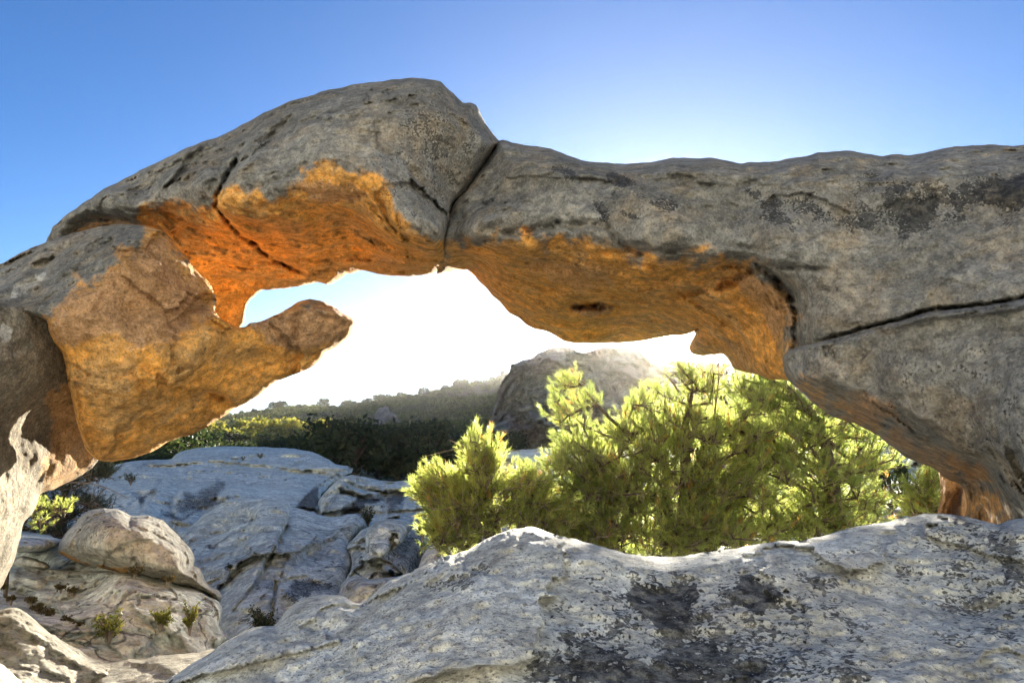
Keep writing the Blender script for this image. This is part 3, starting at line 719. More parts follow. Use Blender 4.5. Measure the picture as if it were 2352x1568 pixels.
fore_c = [(1220, 1240, 3.0), (1550, 1300, 2.9), (2160, 1210, 3.05), (2352, 1230, 2.9), (900, 1350, 2.95), (740, 1400, 3.05), (640, 1460, 2.85), (400, 1590, 2.6), (1200, 1568, 2.1), (2000, 1568, 2.1), (2352, 1568, 2.0), (1500, 1420, 2.5), (2000, 1370, 2.55), (1100, 1390, 2.55), (800, 1568, 2.3), (1900, 1280, 2.85),
    (1500, 1900, 1.6), (500, 1900, 1.9), (2600, 1900, 1.6), (2600, 1300, 2.6), (3200, 1300, 2.5), (3600, 1300, 2.4), (3600, 1900, 1.5), (820, 1420, 2.8), (1700, 1340, 2.7), (1350, 1300, 2.8)]
fore_c = [(a_, b_, c_ * .56) for a_, b_, c_ in fore_c]
fo = relief('granite_boulder', fore_o, fore_c, M_FORE, h=4.5, rim=(.17, 50), thick=.8, bw=200, seed=9, bumps=((.018, 2, 3), (.02, 3, 1, (1, 1, 1), 1), (.006, 12, 4), (.004, 36, 3)), jit=2.5,
       cracks=((Z(6, [(1880, 1240), (1960, 1290), (2060, 1290), (2150, 1250)]), 9, .02), ([(960, 1350), (1010, 1340), (1080, 1320), (1140, 1280)], 9, .02)),
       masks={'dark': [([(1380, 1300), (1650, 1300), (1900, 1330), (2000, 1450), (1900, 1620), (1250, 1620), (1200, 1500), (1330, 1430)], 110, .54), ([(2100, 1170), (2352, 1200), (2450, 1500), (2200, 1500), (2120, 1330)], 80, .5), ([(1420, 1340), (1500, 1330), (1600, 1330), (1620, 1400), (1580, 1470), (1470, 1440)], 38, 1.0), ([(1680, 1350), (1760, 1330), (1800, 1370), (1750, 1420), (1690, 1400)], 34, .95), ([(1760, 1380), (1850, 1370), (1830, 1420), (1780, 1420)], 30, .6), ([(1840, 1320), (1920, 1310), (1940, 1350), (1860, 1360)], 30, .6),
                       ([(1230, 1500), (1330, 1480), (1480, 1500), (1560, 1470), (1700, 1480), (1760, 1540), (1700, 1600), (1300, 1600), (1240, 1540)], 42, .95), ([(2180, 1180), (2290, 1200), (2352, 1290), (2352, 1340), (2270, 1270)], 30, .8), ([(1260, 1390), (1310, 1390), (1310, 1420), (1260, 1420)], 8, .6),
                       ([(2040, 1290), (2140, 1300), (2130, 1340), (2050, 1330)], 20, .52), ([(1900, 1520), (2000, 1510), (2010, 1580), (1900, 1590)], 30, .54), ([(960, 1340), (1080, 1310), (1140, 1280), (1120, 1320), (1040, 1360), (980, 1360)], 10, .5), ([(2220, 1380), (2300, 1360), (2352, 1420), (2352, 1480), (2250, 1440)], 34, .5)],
              'pale': [([(1450, 1300), (1900, 1270), (2100, 1260), (2200, 1400), (1900, 1460), (1500, 1500)], 60, .5), ([(1940, 1330), (2120, 1350), (2180, 1440), (2000, 1480), (1930, 1420)], 34, .5)]})
tag(fo, 'broad lichen speckled granite boulder filling the bottom foreground below the pines', 'boulder')

perch_o = Z(5, [(345, 750), (370, 700), (400, 660), (450, 600), (480, 560), (520, 525), (570, 505), (640, 500), (720, 505), (780, 525), (800, 545), (835, 540), (940, 550), (1010, 585), (1060, 640), (1110, 680), (1150, 730), (1180, 770), (1190, 800), (1184, 850), (1206, 858), (1227, 868), (1240, 900), (1260, 940), (1290, 975),
    (1340, 1000), (1362, 1040), (1345, 1078), (1300, 1055), (1250, 1020), (1180, 992), (1100, 975), (1000, 950), (900, 925), (840, 908), (790, 908), (700, 885), (600, 858), (500, 835), (420, 805), (352, 772)])
pb = relief('perched_boulder', perch_o, [(140, 1260, 6.6), (200, 1180, 6.7), (280, 1180, 6.6), (380, 1220, 6.7), (250, 1250, 6.3), (400, 1300, 6.4), (300, 1300, 6.35), (200, 1290, 6.6), (480, 1360, 6.5), (280, 1310, 6.5)], M_PERCH, h=3, rim=(.6, 45), thick=1.0, seed=10,
       bumps=((.06, 1, 3), (.012, 1.6, 1, (1, 1, 1.2), 1), (.02, 5, 4), (.01, 16, 3)), cracks=((Z(5, [(770, 530), (800, 580), (840, 545)]), 6, .2), (Z(5, [(650, 820), (700, 760), (780, 720), (850, 700)]), 6, .08, .03), (Z(5, [(800, 840), (830, 810), (850, 830)]), 6, .15), (Z(5, [(1180, 860), (1190, 920), (1150, 970)]), 6, .08)),
       masks={'stain': [(Z(5, [(350, 760), (500, 815), (650, 850), (780, 870), (790, 920), (600, 900), (340, 800)]), 5, .9)], 'dark': [(Z(5, [(480, 560), (640, 520), (780, 560), (760, 640), (560, 700), (460, 660)]), 20, .3)]})
tag(pb, 'rounded tan boulder perched on a pale ledge at lower left', 'boulder')
ledge_o = [(-120, 1290)] + Z(5, [(0, 875), (60, 855), (200, 850), (330, 870), (500, 878), (640, 882), (790, 900), (900, 915), (1000, 940), (1180, 982), (1300, 1045), (1345, 1070), (1362, 1110), (1355, 1180), (1370, 1250), (1402, 1292), (1350, 1350), (1300, 1450), (1000, 1560), (300, 1500), (0, 1350)]) + [(-120, 1480)]
ld = relief('rock_ledge', ledge_o, [(0, 1310, 6.8), (200, 1315, 6.9), (350, 1340, 6.6), (500, 1380, 6.5), (0, 1400, 5.6), (200, 1450, 5.5), (350, 1400, 5.9), (500, 1470, 6.0), (350, 1520, 5.4), (-100, 1400, 5.6), (280, 1345, 6.2), (280, 1380, 5.95)], M_SLAB, h=3.5, rims=[(100, 1300, .4, 30), (300, 1320, .2, 20), (500, 1380, .5, 40), (515, 1460, .5, 40)], thick=1.2, seed=12,
       bumps=((.07, .9, 3), (.05, 1.1, 1, (1, 1, 1.4), 1), (.03, 3.5, 1, (1, 1, 1.4), 1), (.012, 6, 4), (.006, 16, 3)), cracks=((Z(5, [(20, 960), (150, 1020), (280, 1100), (420, 1180), (560, 1230), (640, 1300)]), 8, .14, .04), (Z(5, [(900, 1170), (1000, 1240), (1080, 1310), (1140, 1370)]), 6, .12, .04), (Z(5, [(480, 1000), (560, 940), (660, 895)]), 5, .07, .03),
               (Z(5, [(780, 1420), (860, 1370), (960, 1320), (1040, 1280)]), 6, .08, .03), (Z(5, [(630, 1310), (700, 1370), (780, 1420)]), 6, .08), (Z(5, [(720, 1040), (760, 950), (820, 920)]), 5, .06, -.04)),
       masks={'dark': [(Z(5, [(1200, 1120), (1260, 1080), (1330, 1090), (1310, 1150), (1230, 1160)]), 12, .6)]})
tag(ld, 'sloping pale grey ledge below the perched boulder with shrubs in its cracks', 'rock ledge')
crn = relief('weathered_rock', [(-120, 1400)] + Z(5, [(0, 1116), (60, 1104), (120, 1115), (180, 1150), (240, 1200), (290, 1250), (350, 1290), (420, 1330), (480, 1360), (540, 1400), (600, 1430), (700, 1442), (725, 1500), (720, 1660)]) + [(-120, 1640)],
       [(0, 1420, 4.6), (100, 1440, 4.6), (200, 1520, 4.4), (0, 1560, 3.9), (150, 1600, 3.9), (-100, 1500, 4.2), (260, 1550, 4.3)], M_PERCH, h=3.5, rim=(.4, 40), thick=1, seed=13, bumps=((.018, 2, 1, (1, 1, 1.5), 1), (.05, 1, 3), (.025, 4, 4), (.01, 14, 3)),
       cracks=((Z(5, [(50, 1230), (180, 1290), (300, 1370), (430, 1450), (560, 1500)]), 8, .1, .03), (Z(5, [(280, 1410), (380, 1440), (460, 1440)]), 5, .06), (Z(5, [(0, 1300), (120, 1400), (260, 1480)]), 8, .06, .02)), masks={'dark': [(Z(5, [(60, 1115), (130, 1120), (230, 1230), (160, 1220)]), 12, .4)]})
tag(crn, 'rounded tan rock in the lower left corner with flaking layers', 'rock')
lip = relief('rock_shelf', Z(5, [(560, 1480), (640, 1445), (720, 1432), (790, 1421), (880, 1426), (940, 1405), (1020, 1394), (1100, 1388), (1200, 1380), (1320, 1362), (1350, 1420), (1300, 1680), (560, 1680)]), [(250, 1530, 4.4), (350, 1520, 4.4), (480, 1500, 4.5), (300, 1600, 3.9), (450, 1600, 3.8)], M_PERCH, h=3.5, rim=(.4, 30), thick=.8, seed=14,
       bumps=((.05, 1, 3), (.02, 4, 4)), cracks=((Z(5, [(740, 1430), (850, 1470), (960, 1480), (1010, 1500)]), 6, .08, .03),))
tag(lip, 'low smooth rock shelf between the tan corner rock and the foreground boulder', 'rock')
low = relief('rounded_rock', Z(5, [(-200, 1440), (0, 1442), (50, 1482), (100, 1530), (140, 1568), (160, 1700), (-200, 1700)]), [(0, 1540, 3.1), (40, 1568, 3.1), (-50, 1600, 2.9), (0, 1640, 2.8)], M_PERCH, h=3, rim=(.3, 30), thick=.5, seed=15)
tag(low, 'small sunlit rock at the very bottom left corner', 'rock')
sh = relief('shaded_boulder', Z(5, [(90, 780), (120, 735), (200, 702), (300, 686), (345, 692), (400, 740), (520, 790), (720, 840), (760, 920), (600, 960), (90, 930)]), [(60, 1290, 8.2), (120, 1260, 8.2), (100, 1300, 7.9)], M_SLAB, h=3, rim=(.5, 30), thick=.8, seed=16)
tag(sh, 'dark shaded boulder in the gap left of the perched boulder', 'boulder')
sm = relief('tan_stone', Z(5, [(60, 860), (70, 810), (130, 792), (220, 808), (290, 835), (312, 860), (280, 880), (100, 885)]), [(40, 1300, 7.2), (100, 1300, 7.1)], M_PERCH, h=3, rim=(.3, 18), thick=.4, seed=17)
tag(sm, 'flat tan stone lying behind the left pier of the arch', 'rock')

# slabs beyond
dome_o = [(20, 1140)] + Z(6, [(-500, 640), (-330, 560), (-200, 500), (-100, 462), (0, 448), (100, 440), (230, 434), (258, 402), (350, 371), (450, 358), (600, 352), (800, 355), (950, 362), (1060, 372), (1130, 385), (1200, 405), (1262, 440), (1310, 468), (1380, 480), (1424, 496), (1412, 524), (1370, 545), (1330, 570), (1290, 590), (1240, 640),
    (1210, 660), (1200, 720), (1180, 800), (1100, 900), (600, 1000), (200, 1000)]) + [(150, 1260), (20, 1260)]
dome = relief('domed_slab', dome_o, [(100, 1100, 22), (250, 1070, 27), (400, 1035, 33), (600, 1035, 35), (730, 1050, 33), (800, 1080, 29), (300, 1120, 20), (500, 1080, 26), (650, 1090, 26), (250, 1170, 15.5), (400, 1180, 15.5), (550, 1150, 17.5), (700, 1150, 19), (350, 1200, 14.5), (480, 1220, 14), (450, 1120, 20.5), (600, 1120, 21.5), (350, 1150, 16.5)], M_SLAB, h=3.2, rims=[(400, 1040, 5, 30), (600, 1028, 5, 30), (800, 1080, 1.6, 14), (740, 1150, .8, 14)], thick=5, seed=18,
       bumps=((.30, .18, 4), (.32, .28, 1, (.8, .8, 2.2), 1), (.045, .9, 1, (.8, .9, 2.2), 1), (.03, 1.5, 4), (.02, 5, 3)), jit=1.5,
       cracks=((Z(6, [(-60, 500), (150, 515), (400, 525), (700, 545), (1000, 575), (1200, 600)]), 4, .5, .2), (Z(6, [(90, 740), (170, 790), (260, 815), (310, 820)]), 7, 1.0, -.5), (Z(6, [(250, 780), (250, 700), (300, 640), (400, 600), (560, 590), (640, 600)]), 7, .6, -.45), (Z(6, [(480, 760), (540, 690), (600, 640), (720, 610), (820, 620)]), 5, .5, -.3),
               (Z(6, [(560, 690), (680, 680), (790, 640)]), 4, .5, .2), (Z(6, [(780, 405), (830, 380), (870, 370)]), 4, .5), (Z(6, [(920, 440), (1000, 455), (1060, 445)]), 4, .5, .2), (Z(6, [(920, 520), (1000, 480), (1100, 455), (1200, 450)]), 4, .5, .15), (Z(6, [(1060, 740), (1120, 690), (1180, 630), (1220, 600)]), 7, .7, .4),
               (Z(6, [(60, 640), (0, 700), (-60, 780)]), 5, .6, .2), (Z(6, [(120, 650), (60, 740)]), 5, .5, .2), (Z(6, [(220, 610), (330, 570), (420, 545)]), 4, .4, .15), (Z(6, [(1260, 560), (1290, 520), (1310, 480)]), 4, .5), (Z(6, [(1320, 560), (1350, 510)]), 4, .5),
               (Z(6, [(-100, 560), (60, 560), (200, 580), (330, 560)]), 3, .35, .15), (Z(6, [(400, 420), (560, 430), (700, 460), (860, 470)]), 3, .3, .12), (Z(6, [(300, 470), (460, 470), (620, 500)]), 3, .3, .12), (Z(6, [(200, 860), (300, 870), (350, 880)]), 5, .8)),
       masks={'dark': [(Z(6, [(400, 610), (600, 590), (560, 640), (480, 740), (420, 790), (300, 780), (290, 720)]), 20, .75), (Z(6, [(1060, 740), (1190, 620), (1200, 700), (1130, 770)]), 8, .95), (Z(6, [(0, 680), (80, 620), (150, 620), (40, 740)]), 10, .85), (Z(6, [(-20, 460), (240, 455), (380, 480), (200, 500), (0, 495)]), 8, .5), (Z(6, [(160, 800), (320, 820), (260, 840)]), 8, .9), (Z(6, [(280, 860), (350, 830), (480, 770), (560, 720), (640, 690), (560, 690), (470, 740), (330, 800), (240, 820)]), 7, .8)]})  # dark staining, plus crevice shade painted along the creased slab's outline
tag(dome, 'wide domed slab of cracked pale granite below the dark trees', 'rock slab')
tier = relief('stepped_slab', Z(6, [(1190, 720), (1240, 650), (1300, 590), (1360, 552), (1410, 540), (1470, 548), (1550, 562), (1600, 576), (1700, 580), (1780, 572), (1860, 572), (1950, 580), (2060, 572), (2160, 575), (2300, 600), (2300, 800), (2100, 860), (1700, 900), (1300, 900), (1200, 820)]),
       [(780, 1110, 19.5), (880, 1110, 22), (1000, 1110, 21), (850, 1150, 18.5), (750, 1180, 17), (900, 1170, 17), (1000, 1160, 17.5), (860, 1190, 16), (1050, 1150, 18)], M_SLAB, h=3, rim=(1.2, 16), thick=4, seed=19, bumps=((.2, .25, 4), (.5, .4, 1, (1, 1, 1.2), 1), (.15, 1.2, 1, (1, 1, 1.5), 1), (.03, 2, 4), (.02, 5, 3)), jit=1.5,
       cracks=((Z(6, [(1250, 760), (1300, 690), (1400, 610), (1440, 580)]), 4, .5, .2), (Z(6, [(1340, 800), (1440, 710), (1560, 680), (1640, 660)]), 6, .5, .35), (Z(6, [(1600, 580), (1640, 640), (1640, 720), (1600, 830)]), 5, .6, .2), (Z(6, [(1760, 640), (1750, 740), (1700, 830)]), 4, .5), (Z(6, [(1420, 620), (1520, 625), (1640, 630), (1760, 640)]), 3, .4, .15), (Z(6, [(1830, 690), (1780, 780)]), 4, .4)),
       masks={'dark': [(Z(6, [(1340, 800), (1440, 690), (1540, 670), (1630, 660), (1620, 720), (1480, 790)]), 10, .95), (Z(6, [(1650, 650), (1760, 640), (1740, 740), (1640, 820)]), 10, .75)]})
tag(tier, 'blocky pale slab stepping down to the right of the domed slab', 'rock slab')
mid_o = Z(6, [(278, 925), (340, 880), (450, 800), (520, 752), (600, 716), (700, 700), (820, 693), (900, 700), (960, 705), (1000, 720), (1017, 746), (1100, 770), (1200, 800), (1300, 816), (1380, 800), (1440, 796), (1480, 830), (1503, 872), (1488, 890), (1440, 940), (1400, 990), (1420, 1100), (1400, 1200), (1360, 1320), (1300, 1500), (1000, 1700), (500, 1700), (400, 1400), (300, 1100)])
mid = relief('creased_slab', mid_o, [(420, 1220, 12.8), (520, 1160, 14), (640, 1155, 13.8), (750, 1190, 13.6), (830, 1190, 13.2), (450, 1300, 11.2), (560, 1250, 11.6), (600, 1350, 9.6), (700, 1280, 11.2), (760, 1230, 12.6), (780, 1330, 10.4), (540, 1450, 8.9), (650, 1430, 8.8), (750, 1420, 8.9), (620, 1220, 12.0), (690, 1200, 12.8)], M_SLAB, h=3, rims=[(420, 1220, .8, 30), (620, 1150, .9, 28), (830, 1190, 1.0, 36)], thick=3, seed=20,
       bumps=((.14, .5, 4), (.10, .55, 1, (1.5, .8, .8), 1), (.035, 1.6, 1, (1.4, .8, 1), 1), (.025, 3, 4), (.01, 8, 3)), jit=1.5,
       cracks=((Z(6, [(1012, 735), (995, 820), (960, 920), (890, 1050), (840, 1140), (800, 1200)]), 5, .7, -.2), (Z(6, [(790, 740), (755, 790), (748, 870), (700, 980), (660, 1060)]), 9, .45, .25), (Z(6, [(920, 1190), (915, 1280), (895, 1380), (880, 1480)]), 5, .5), (Z(6, [(530, 910), (600, 905), (690, 900)]), 4, .2, .06), (Z(6, [(880, 1090), (960, 1120), (1050, 1060)]), 10, .15, .08),
               (Z(6, [(960, 1200), (1040, 1120), (1140, 1060), (1220, 1000)]), 7, .12, .1), (Z(6, [(1250, 1140), (1330, 1110), (1400, 1060)]), 5, .12), (Z(6, [(560, 1200), (640, 1160), (700, 1110)]), 5, .1, .06), (Z(6, [(560, 1440), (700, 1430), (830, 1440)]), 4, .08)),
       masks={'dark': [(Z(6, [(780, 1240), (900, 1240), (880, 1320), (760, 1310)]), 14, .7), (Z(6, [(980, 1260), (1120, 1200), (1320, 1240), (1260, 1310), (1050, 1360), (940, 1380)]), 16, .75), (Z(6, [(440, 1150), (600, 1200), (580, 1280), (480, 1260)]), 14, .38), (Z(6, [(930, 1020), (1060, 1050), (1000, 1100), (920, 1070)]), 10, .45), (Z(6, [(800, 740), (960, 720), (980, 860), (860, 900), (780, 860)]), 24, .22), (Z(6, [(560, 760), (760, 720), (720, 860), (560, 860)]), 20, .22)]})
tag(mid, 'steep bluish slab split by a diagonal crack in the middle of the rocks', 'rock slab')
base_o = Z(6, [(1380, 1010), (1440, 945), (1470, 905), (1530, 875), (1620, 850), (1760, 838), (1840, 862), (1885, 920), (1900, 1040), (1870, 1140), (1760, 1300), (1600, 1500), (1200, 1560), (1310, 1340), (1390, 1200), (1410, 1100)])
bs = relief('gully_rock', base_o, [(830, 1260, 11.2), (900, 1210, 12.5), (960, 1240, 12), (850, 1340, 9.6), (920, 1310, 10.4), (960, 1290, 11.5), (800, 1400, 8.8), (860, 1280, 10.4)], M_SLAB, h=3, rim=(.6, 26), thick=2, seed=21, bumps=((.12, .6, 4), (.25, .8, 1, (1, 1, 1), 1), (.03, 3, 4)),
       cracks=((Z(6, [(1840, 980), (1740, 1060), (1640, 1140)]), 9, .3, .15), (Z(6, [(1500, 1000), (1470, 1100), (1480, 1200)]), 8, .2, .1)), masks={'dark': [(Z(6, [(1640, 1000), (1900, 880), (1900, 1100), (1740, 1250), (1640, 1180)]), 20, .5)]})
tag(bs, 'grey folded rock filling the gully left of the pines', 'rock')
wg = relief('wedge_boulder', Z(6, [(1505, 930), (1530, 880), (1570, 848), (1640, 828), (1730, 828), (1790, 838), (1816, 862), (1790, 912), (1745, 975), (1690, 1035), (1610, 1105), (1570, 1122), (1535, 1105), (1508, 1040)]), [(850, 1230, 10.4), (900, 1200, 10.8), (940, 1210, 11), (880, 1270, 9.9), (860, 1290, 10)], M_SLAB, h=3, rim=(.5, 22), thick=.9, seed=22,
       bumps=((.08, .8, 3), (.1, 1, 1, (1, 1, 1), 1), (.02, 4, 4)), masks={'dark': [(Z(6, [(1560, 1110), (1700, 1010), (1800, 880), (1816, 870), (1740, 1000), (1620, 1110)]), 8, .5)]})
tag(wg, 'wedge shaped grey boulder pointing down in the gully', 'boulder')
hm = relief('hump_rock', Z(6, [(1300, 1420), (1325, 1320), (1345, 1250), (1400, 1212), (1470, 1200), (1530, 1225), (1620, 1215), (1720, 1200), (1800, 1180), (1760, 1400), (1500, 1600), (1250, 1600)]), [(800, 1340, 8.2), (850, 1330, 8.0), (920, 1340, 8.3), (820, 1400, 7.6)], M_SLAB, h=3, rim=(.5, 34), thick=1, seed=23, cracks=((Z(6, [(1345, 1290), (1450, 1310), (1560, 1270)]), 5, .08, .03), (Z(6, [(1340, 1340), (1450, 1350), (1540, 1310)]), 5, .06, .03)))
tag(hm, 'rounded grey hump of rock beneath the wedge shaped boulder', 'rock')
nk = relief('corner_rock', Z(6, [(1840, 1180), (1860, 1110), (1900, 1040), (1960, 1000), (2060, 1000), (2160, 1010), (2200, 1200), (1900, 1300)]), [(980, 1280, 7.8), (1050, 1280, 7.6), (1000, 1320, 7.3)], M_SLAB, h=3, rim=(.4, 24), thick=.8, seed=24, cracks=((Z(6, [(1900, 1090), (2000, 1060), (2080, 1010)]), 5, .1, .04),))
tag(nk, 'small pale rock under the leftmost pine boughs', 'rock')
bk = relief('pale_slab', [(1040, 1120), (1090, 1060), (1120, 1042), (1150, 1034), (1200, 1033), (1280, 1027), (1400, 1032), (1600, 1030), (1800, 1040), (1960, 1026), (2040, 1030), (2100, 1052), (2170, 1090), (2260, 1140), (2280, 1340), (1000, 1360)],
       [(1100, 1080, 15), (1200, 1045, 18), (1600, 1050, 19), (2000, 1040, 20), (2120, 1080, 17), (1200, 1150, 12), (1600, 1200, 11), (2000, 1150, 12), (2150, 1180, 10.5), (1200, 1300, 9), (2000, 1300, 9)], M_SLAB, h=4, rim=(1.2, 26), thick=3, seed=25, bumps=((.2, .4, 4), (.3, .5, 1, (1, 1, 1.4), 1), (.03, 3, 4)),
       cracks=((Z(8, [(1190, 800), (1300, 790), (1420, 830), (1500, 850)]), 4, .3, .1), (Z(7, [(640, 770), (720, 800), (840, 850), (860, 950)]), 5, .3, .15)))
tag(bk, 'long pale slab behind the pines and right of the stepped slab', 'rock slab')

# ------------------------------------------------------------------ plants
def tubes(A, B, ra, rb, ns=6):
    A, B = np.asarray(A, float), np.asarray(B, float)
    n = len(A)
    d = B - A
    d /= np.linalg.norm(d, axis=1)[:, None] + 1e-9
    h = np.where(np.abs(d[:, 2:3]) < .9, [[0, 0, 1.0]], [[1.0, 0, 0]])
    u = np.cross(d, h); u /= np.linalg.norm(u, axis=1)[:, None] + 1e-9
    v = np.cross(d, u)
    a = np.linspace(0, 2 * math.pi, ns, endpoint=False)
    ring = u[:, None] * np.cos(a)[None, :, None] + v[:, None] * np.sin(a)[None, :, None]
    V = np.concatenate([A[:, None] + ring * np.asarray(ra)[:, None, None], B[:, None] + ring * np.asarray(rb)[:, None, None]], 1).reshape(-1, 3)
    k = np.arange(ns)
    q = np.stack([k, (k + 1) % ns, (k + 1) % ns + ns, k + ns], 1)
    Fq = (q[None] + (np.arange(n) * 2 * ns)[:, None, None]).reshape(-1, 4)
    return V, Fq

def needles(T, D, L, rng, K=38, nl=.045, wd=.0032, tint=None):
    """Brush-like tufts: base points T, directions D, lengths L."""
    n = len(T)
    D = D / (np.linalg.norm(D, axis=1)[:, None] + 1e-9)
    h = np.where(np.abs(D[:, 2:3]) < .9, [[0, 0, 1.0]], [[1.0, 0, 0]])
    u = np.cross(D, h); u /= np.linalg.norm(u, axis=1)[:, None]
    v = np.cross(D, u)
    s = rng.random((n, K)) ** .8
    a = rng.random((n, K)) * 2 * math.pi
    sp = .30 + .6 * rng.random((n, K))
    rad = u[:, None] * np.cos(a)[..., None] + v[:, None] * np.sin(a)[..., None]
    nd = D[:, None] * np.cos(sp)[..., None] + rad * np.sin(sp)[..., None]
    base = T[:, None] + D[:, None] * (s * L[:, None])[..., None]
    tip = base + nd * (nl * (.75 + .5 * rng.random((n, K))))[..., None]
    side = np.cross(nd, rng.normal(size=(n, K, 3)))
    side /= np.linalg.norm(side, axis=-1)[..., None] + 1e-9
    V = np.stack([base - side * wd * .5, base + side * wd * .5, tip], 2).reshape(-1, 3)
    Fq = np.arange(len(V)).reshape(-1, 3)
    ti = np.repeat(tint, K * 3) + np.repeat(rng.normal(size=n * K) * .05, 3)
    return V, Fq, ti

def grow(trunks, att, rng, lift=.25):
    """Connect scattered tips to the nearest wood: returns nodes, parents."""
    nodes, par = [], []
    for tr in trunks:
        tr = spline(tr, False, .12)
        for k, p in enumerate(tr):
            nodes.append(p); par.append(len(nodes) - 2 if k else -1)
    tb = np.array(nodes)
    order = np.argsort([np.min(np.linalg.norm((tb - a), axis=1)) for a in att])
    tips = []
    N = np.array(nodes)
    for o in order:
        a = att[o]
        d = a - N
        L = np.linalg.norm(d, axis=1)
        cost = L + .5 * np.maximum(0, -d[:, 2]) + .25 * np.maximum(0, d[:, 2] - np.hypot(d[:, 0], d[:, 1]))
        j = int(np.argmin(cost))
        p0 = N[j]
        m = max(1, int(L[j] / .14))
        prev = j
        new = []
        wob = rng.normal(size=3) * .06 * L[j]
        for k in range(1, m + 1):
            t = k / m
            p = p0 + (a - p0) * t + wob * math.sin(math.pi * t)
            p = p + np.array([0, 0, -lift * L[j] * t * (1 - t)])
            nodes.append(p); par.append(prev); prev = len(nodes) - 1
            new.append(p)
        N = np.concatenate([N, np.array(new)])
        tips.append(prev)
    return N, np.array(par), np.array(tips)

def pine(name, label, base, trunks, blobs, seed, group, mat=M_NEEDLE, r0=.06, K=46, sub=5, tl=.105, nl=.042, up=.8, tint0=.4, dead=()):
    rng = np.random.default_rng(seed)
    base = np.asarray(base, float)
    base[2] = float(terrain(base[:1], base[1:2])[0]) - .05
    trunks = [[np.array([tr[0][0], tr[0][1], min(tr[0][2] - .1, base[2])])] + list(tr) for tr in trunks]
    att = []
    for (c, r, n) in blobs:
        q = rng.normal(size=(n, 3)); q /= np.linalg.norm(q, axis=1)[:, None]
        q *= (rng.random((n, 1)) ** .42)
        att.append(np.asarray(c) + q * np.asarray(r))
    att = np.concatenate(att)
    N, par, tips = grow(trunks, att, rng)
    n = len(N)
    load = np.zeros(n); load[tips] = 1
    for k in range(n - 1, -1, -1):
        if par[k] >= 0: load[par[k]] += load[k]
    rad = .003 + r0 * (load / load.max()) ** .6
    e = np.where(par >= 0)[0]
    V, Fq = tubes(N[par[e]], N[e], np.minimum(rad[par[e]], rad[e] * 1.35), rad[e])
    root = empty(name, base, label, 'pine tree' if 'pine' in label else 'tree', group)
    link('trunk', mesh_from('trunk', V - base, [Fq]), M_BARK, root)
    for dn in dead:
        P = spline(dn, False, .06)
        r = np.linspace(.010, .0025, len(P))
        A, B, ra, rb = [P[:-1]], [P[1:]], [r[:-1]], [r[1:]]
        for k in range(2, len(P) - 1, 2):
            q = P[k] + rng.normal(size=3) * .09 + (P[k + 1] - P[k]) * 1.5
            A.append(P[k][None]); B.append(q[None]); ra.append([.004]); rb.append([.0015])
        V, Fq = tubes(np.concatenate(A), np.concatenate(B), np.concatenate(ra), np.concatenate(rb), 5)
        link('dead_branch', mesh_from('dead_branch', V - base, [Fq]), M_TWIG, root)
    # tufts
    cen = att.mean(0)
    bd = N[tips] - N[par[tips]]
    bd /= np.linalg.norm(bd, axis=1)[:, None] + 1e-9
    T, D, TI, A, B = [], [], [], [], []
    for k, ti in enumerate(tips):
        p = N[ti]
        out = p - cen; out /= np.linalg.norm(out) + 1e-9
        main = bd[k] * .5 + np.array([0, 0, up]) + out * .35
        tn = np.clip(tint0 + rng.normal() * .2, 0, .8)
        for s in range(sub):
            d = main + rng.normal(size=3) * (.18 if s == 0 else .5)
            d /= np.linalg.norm(d)
            q = p if s == 0 else p - bd[k] * rng.random() * .13 + rng.normal(size=3) * .03
            if s: A.append(p - bd[k] * .1); B.append(q)
            T.append(q); D.append(d)
            TI.append(.93 if rng.random() < .035 else np.clip(tn + rng.normal() * .12, 0, .84))
    T, D, TI = np.array(T), np.array(D), np.array(TI)
    L = tl * (.7 + .6 * rng.random(len(T)))
    V, Fq, ti = needles(T, D, L, rng, K, nl, tint=TI)
    cr = link('crown', mesh_from('crown', V - base, [Fq], {'tint': ti}, False), mat, root)
    V2, F2 = tubes(np.array(A), np.array(B), np.full(len(A), .003), np.full(len(A), .003), 4)
    V3, F3 = tubes(T, T + D * L[:, None] * .8, np.full(len(T), .003), np.full(len(T), .002), 4)
    tw = link('twigs', mesh_from('twigs', np.concatenate([V2, V3]) - base, [np.concatenate([F2, F3 + len(V2)])]), M_TWIG, root)
    return root

def P(px, py, Y): return at(px, py, np.float64(Y))
def blob(px, py, Y, rx, ry, rd, n): return (P(px, py, Y), (rx * Y / F0, rd, ry * Y / F0), n)

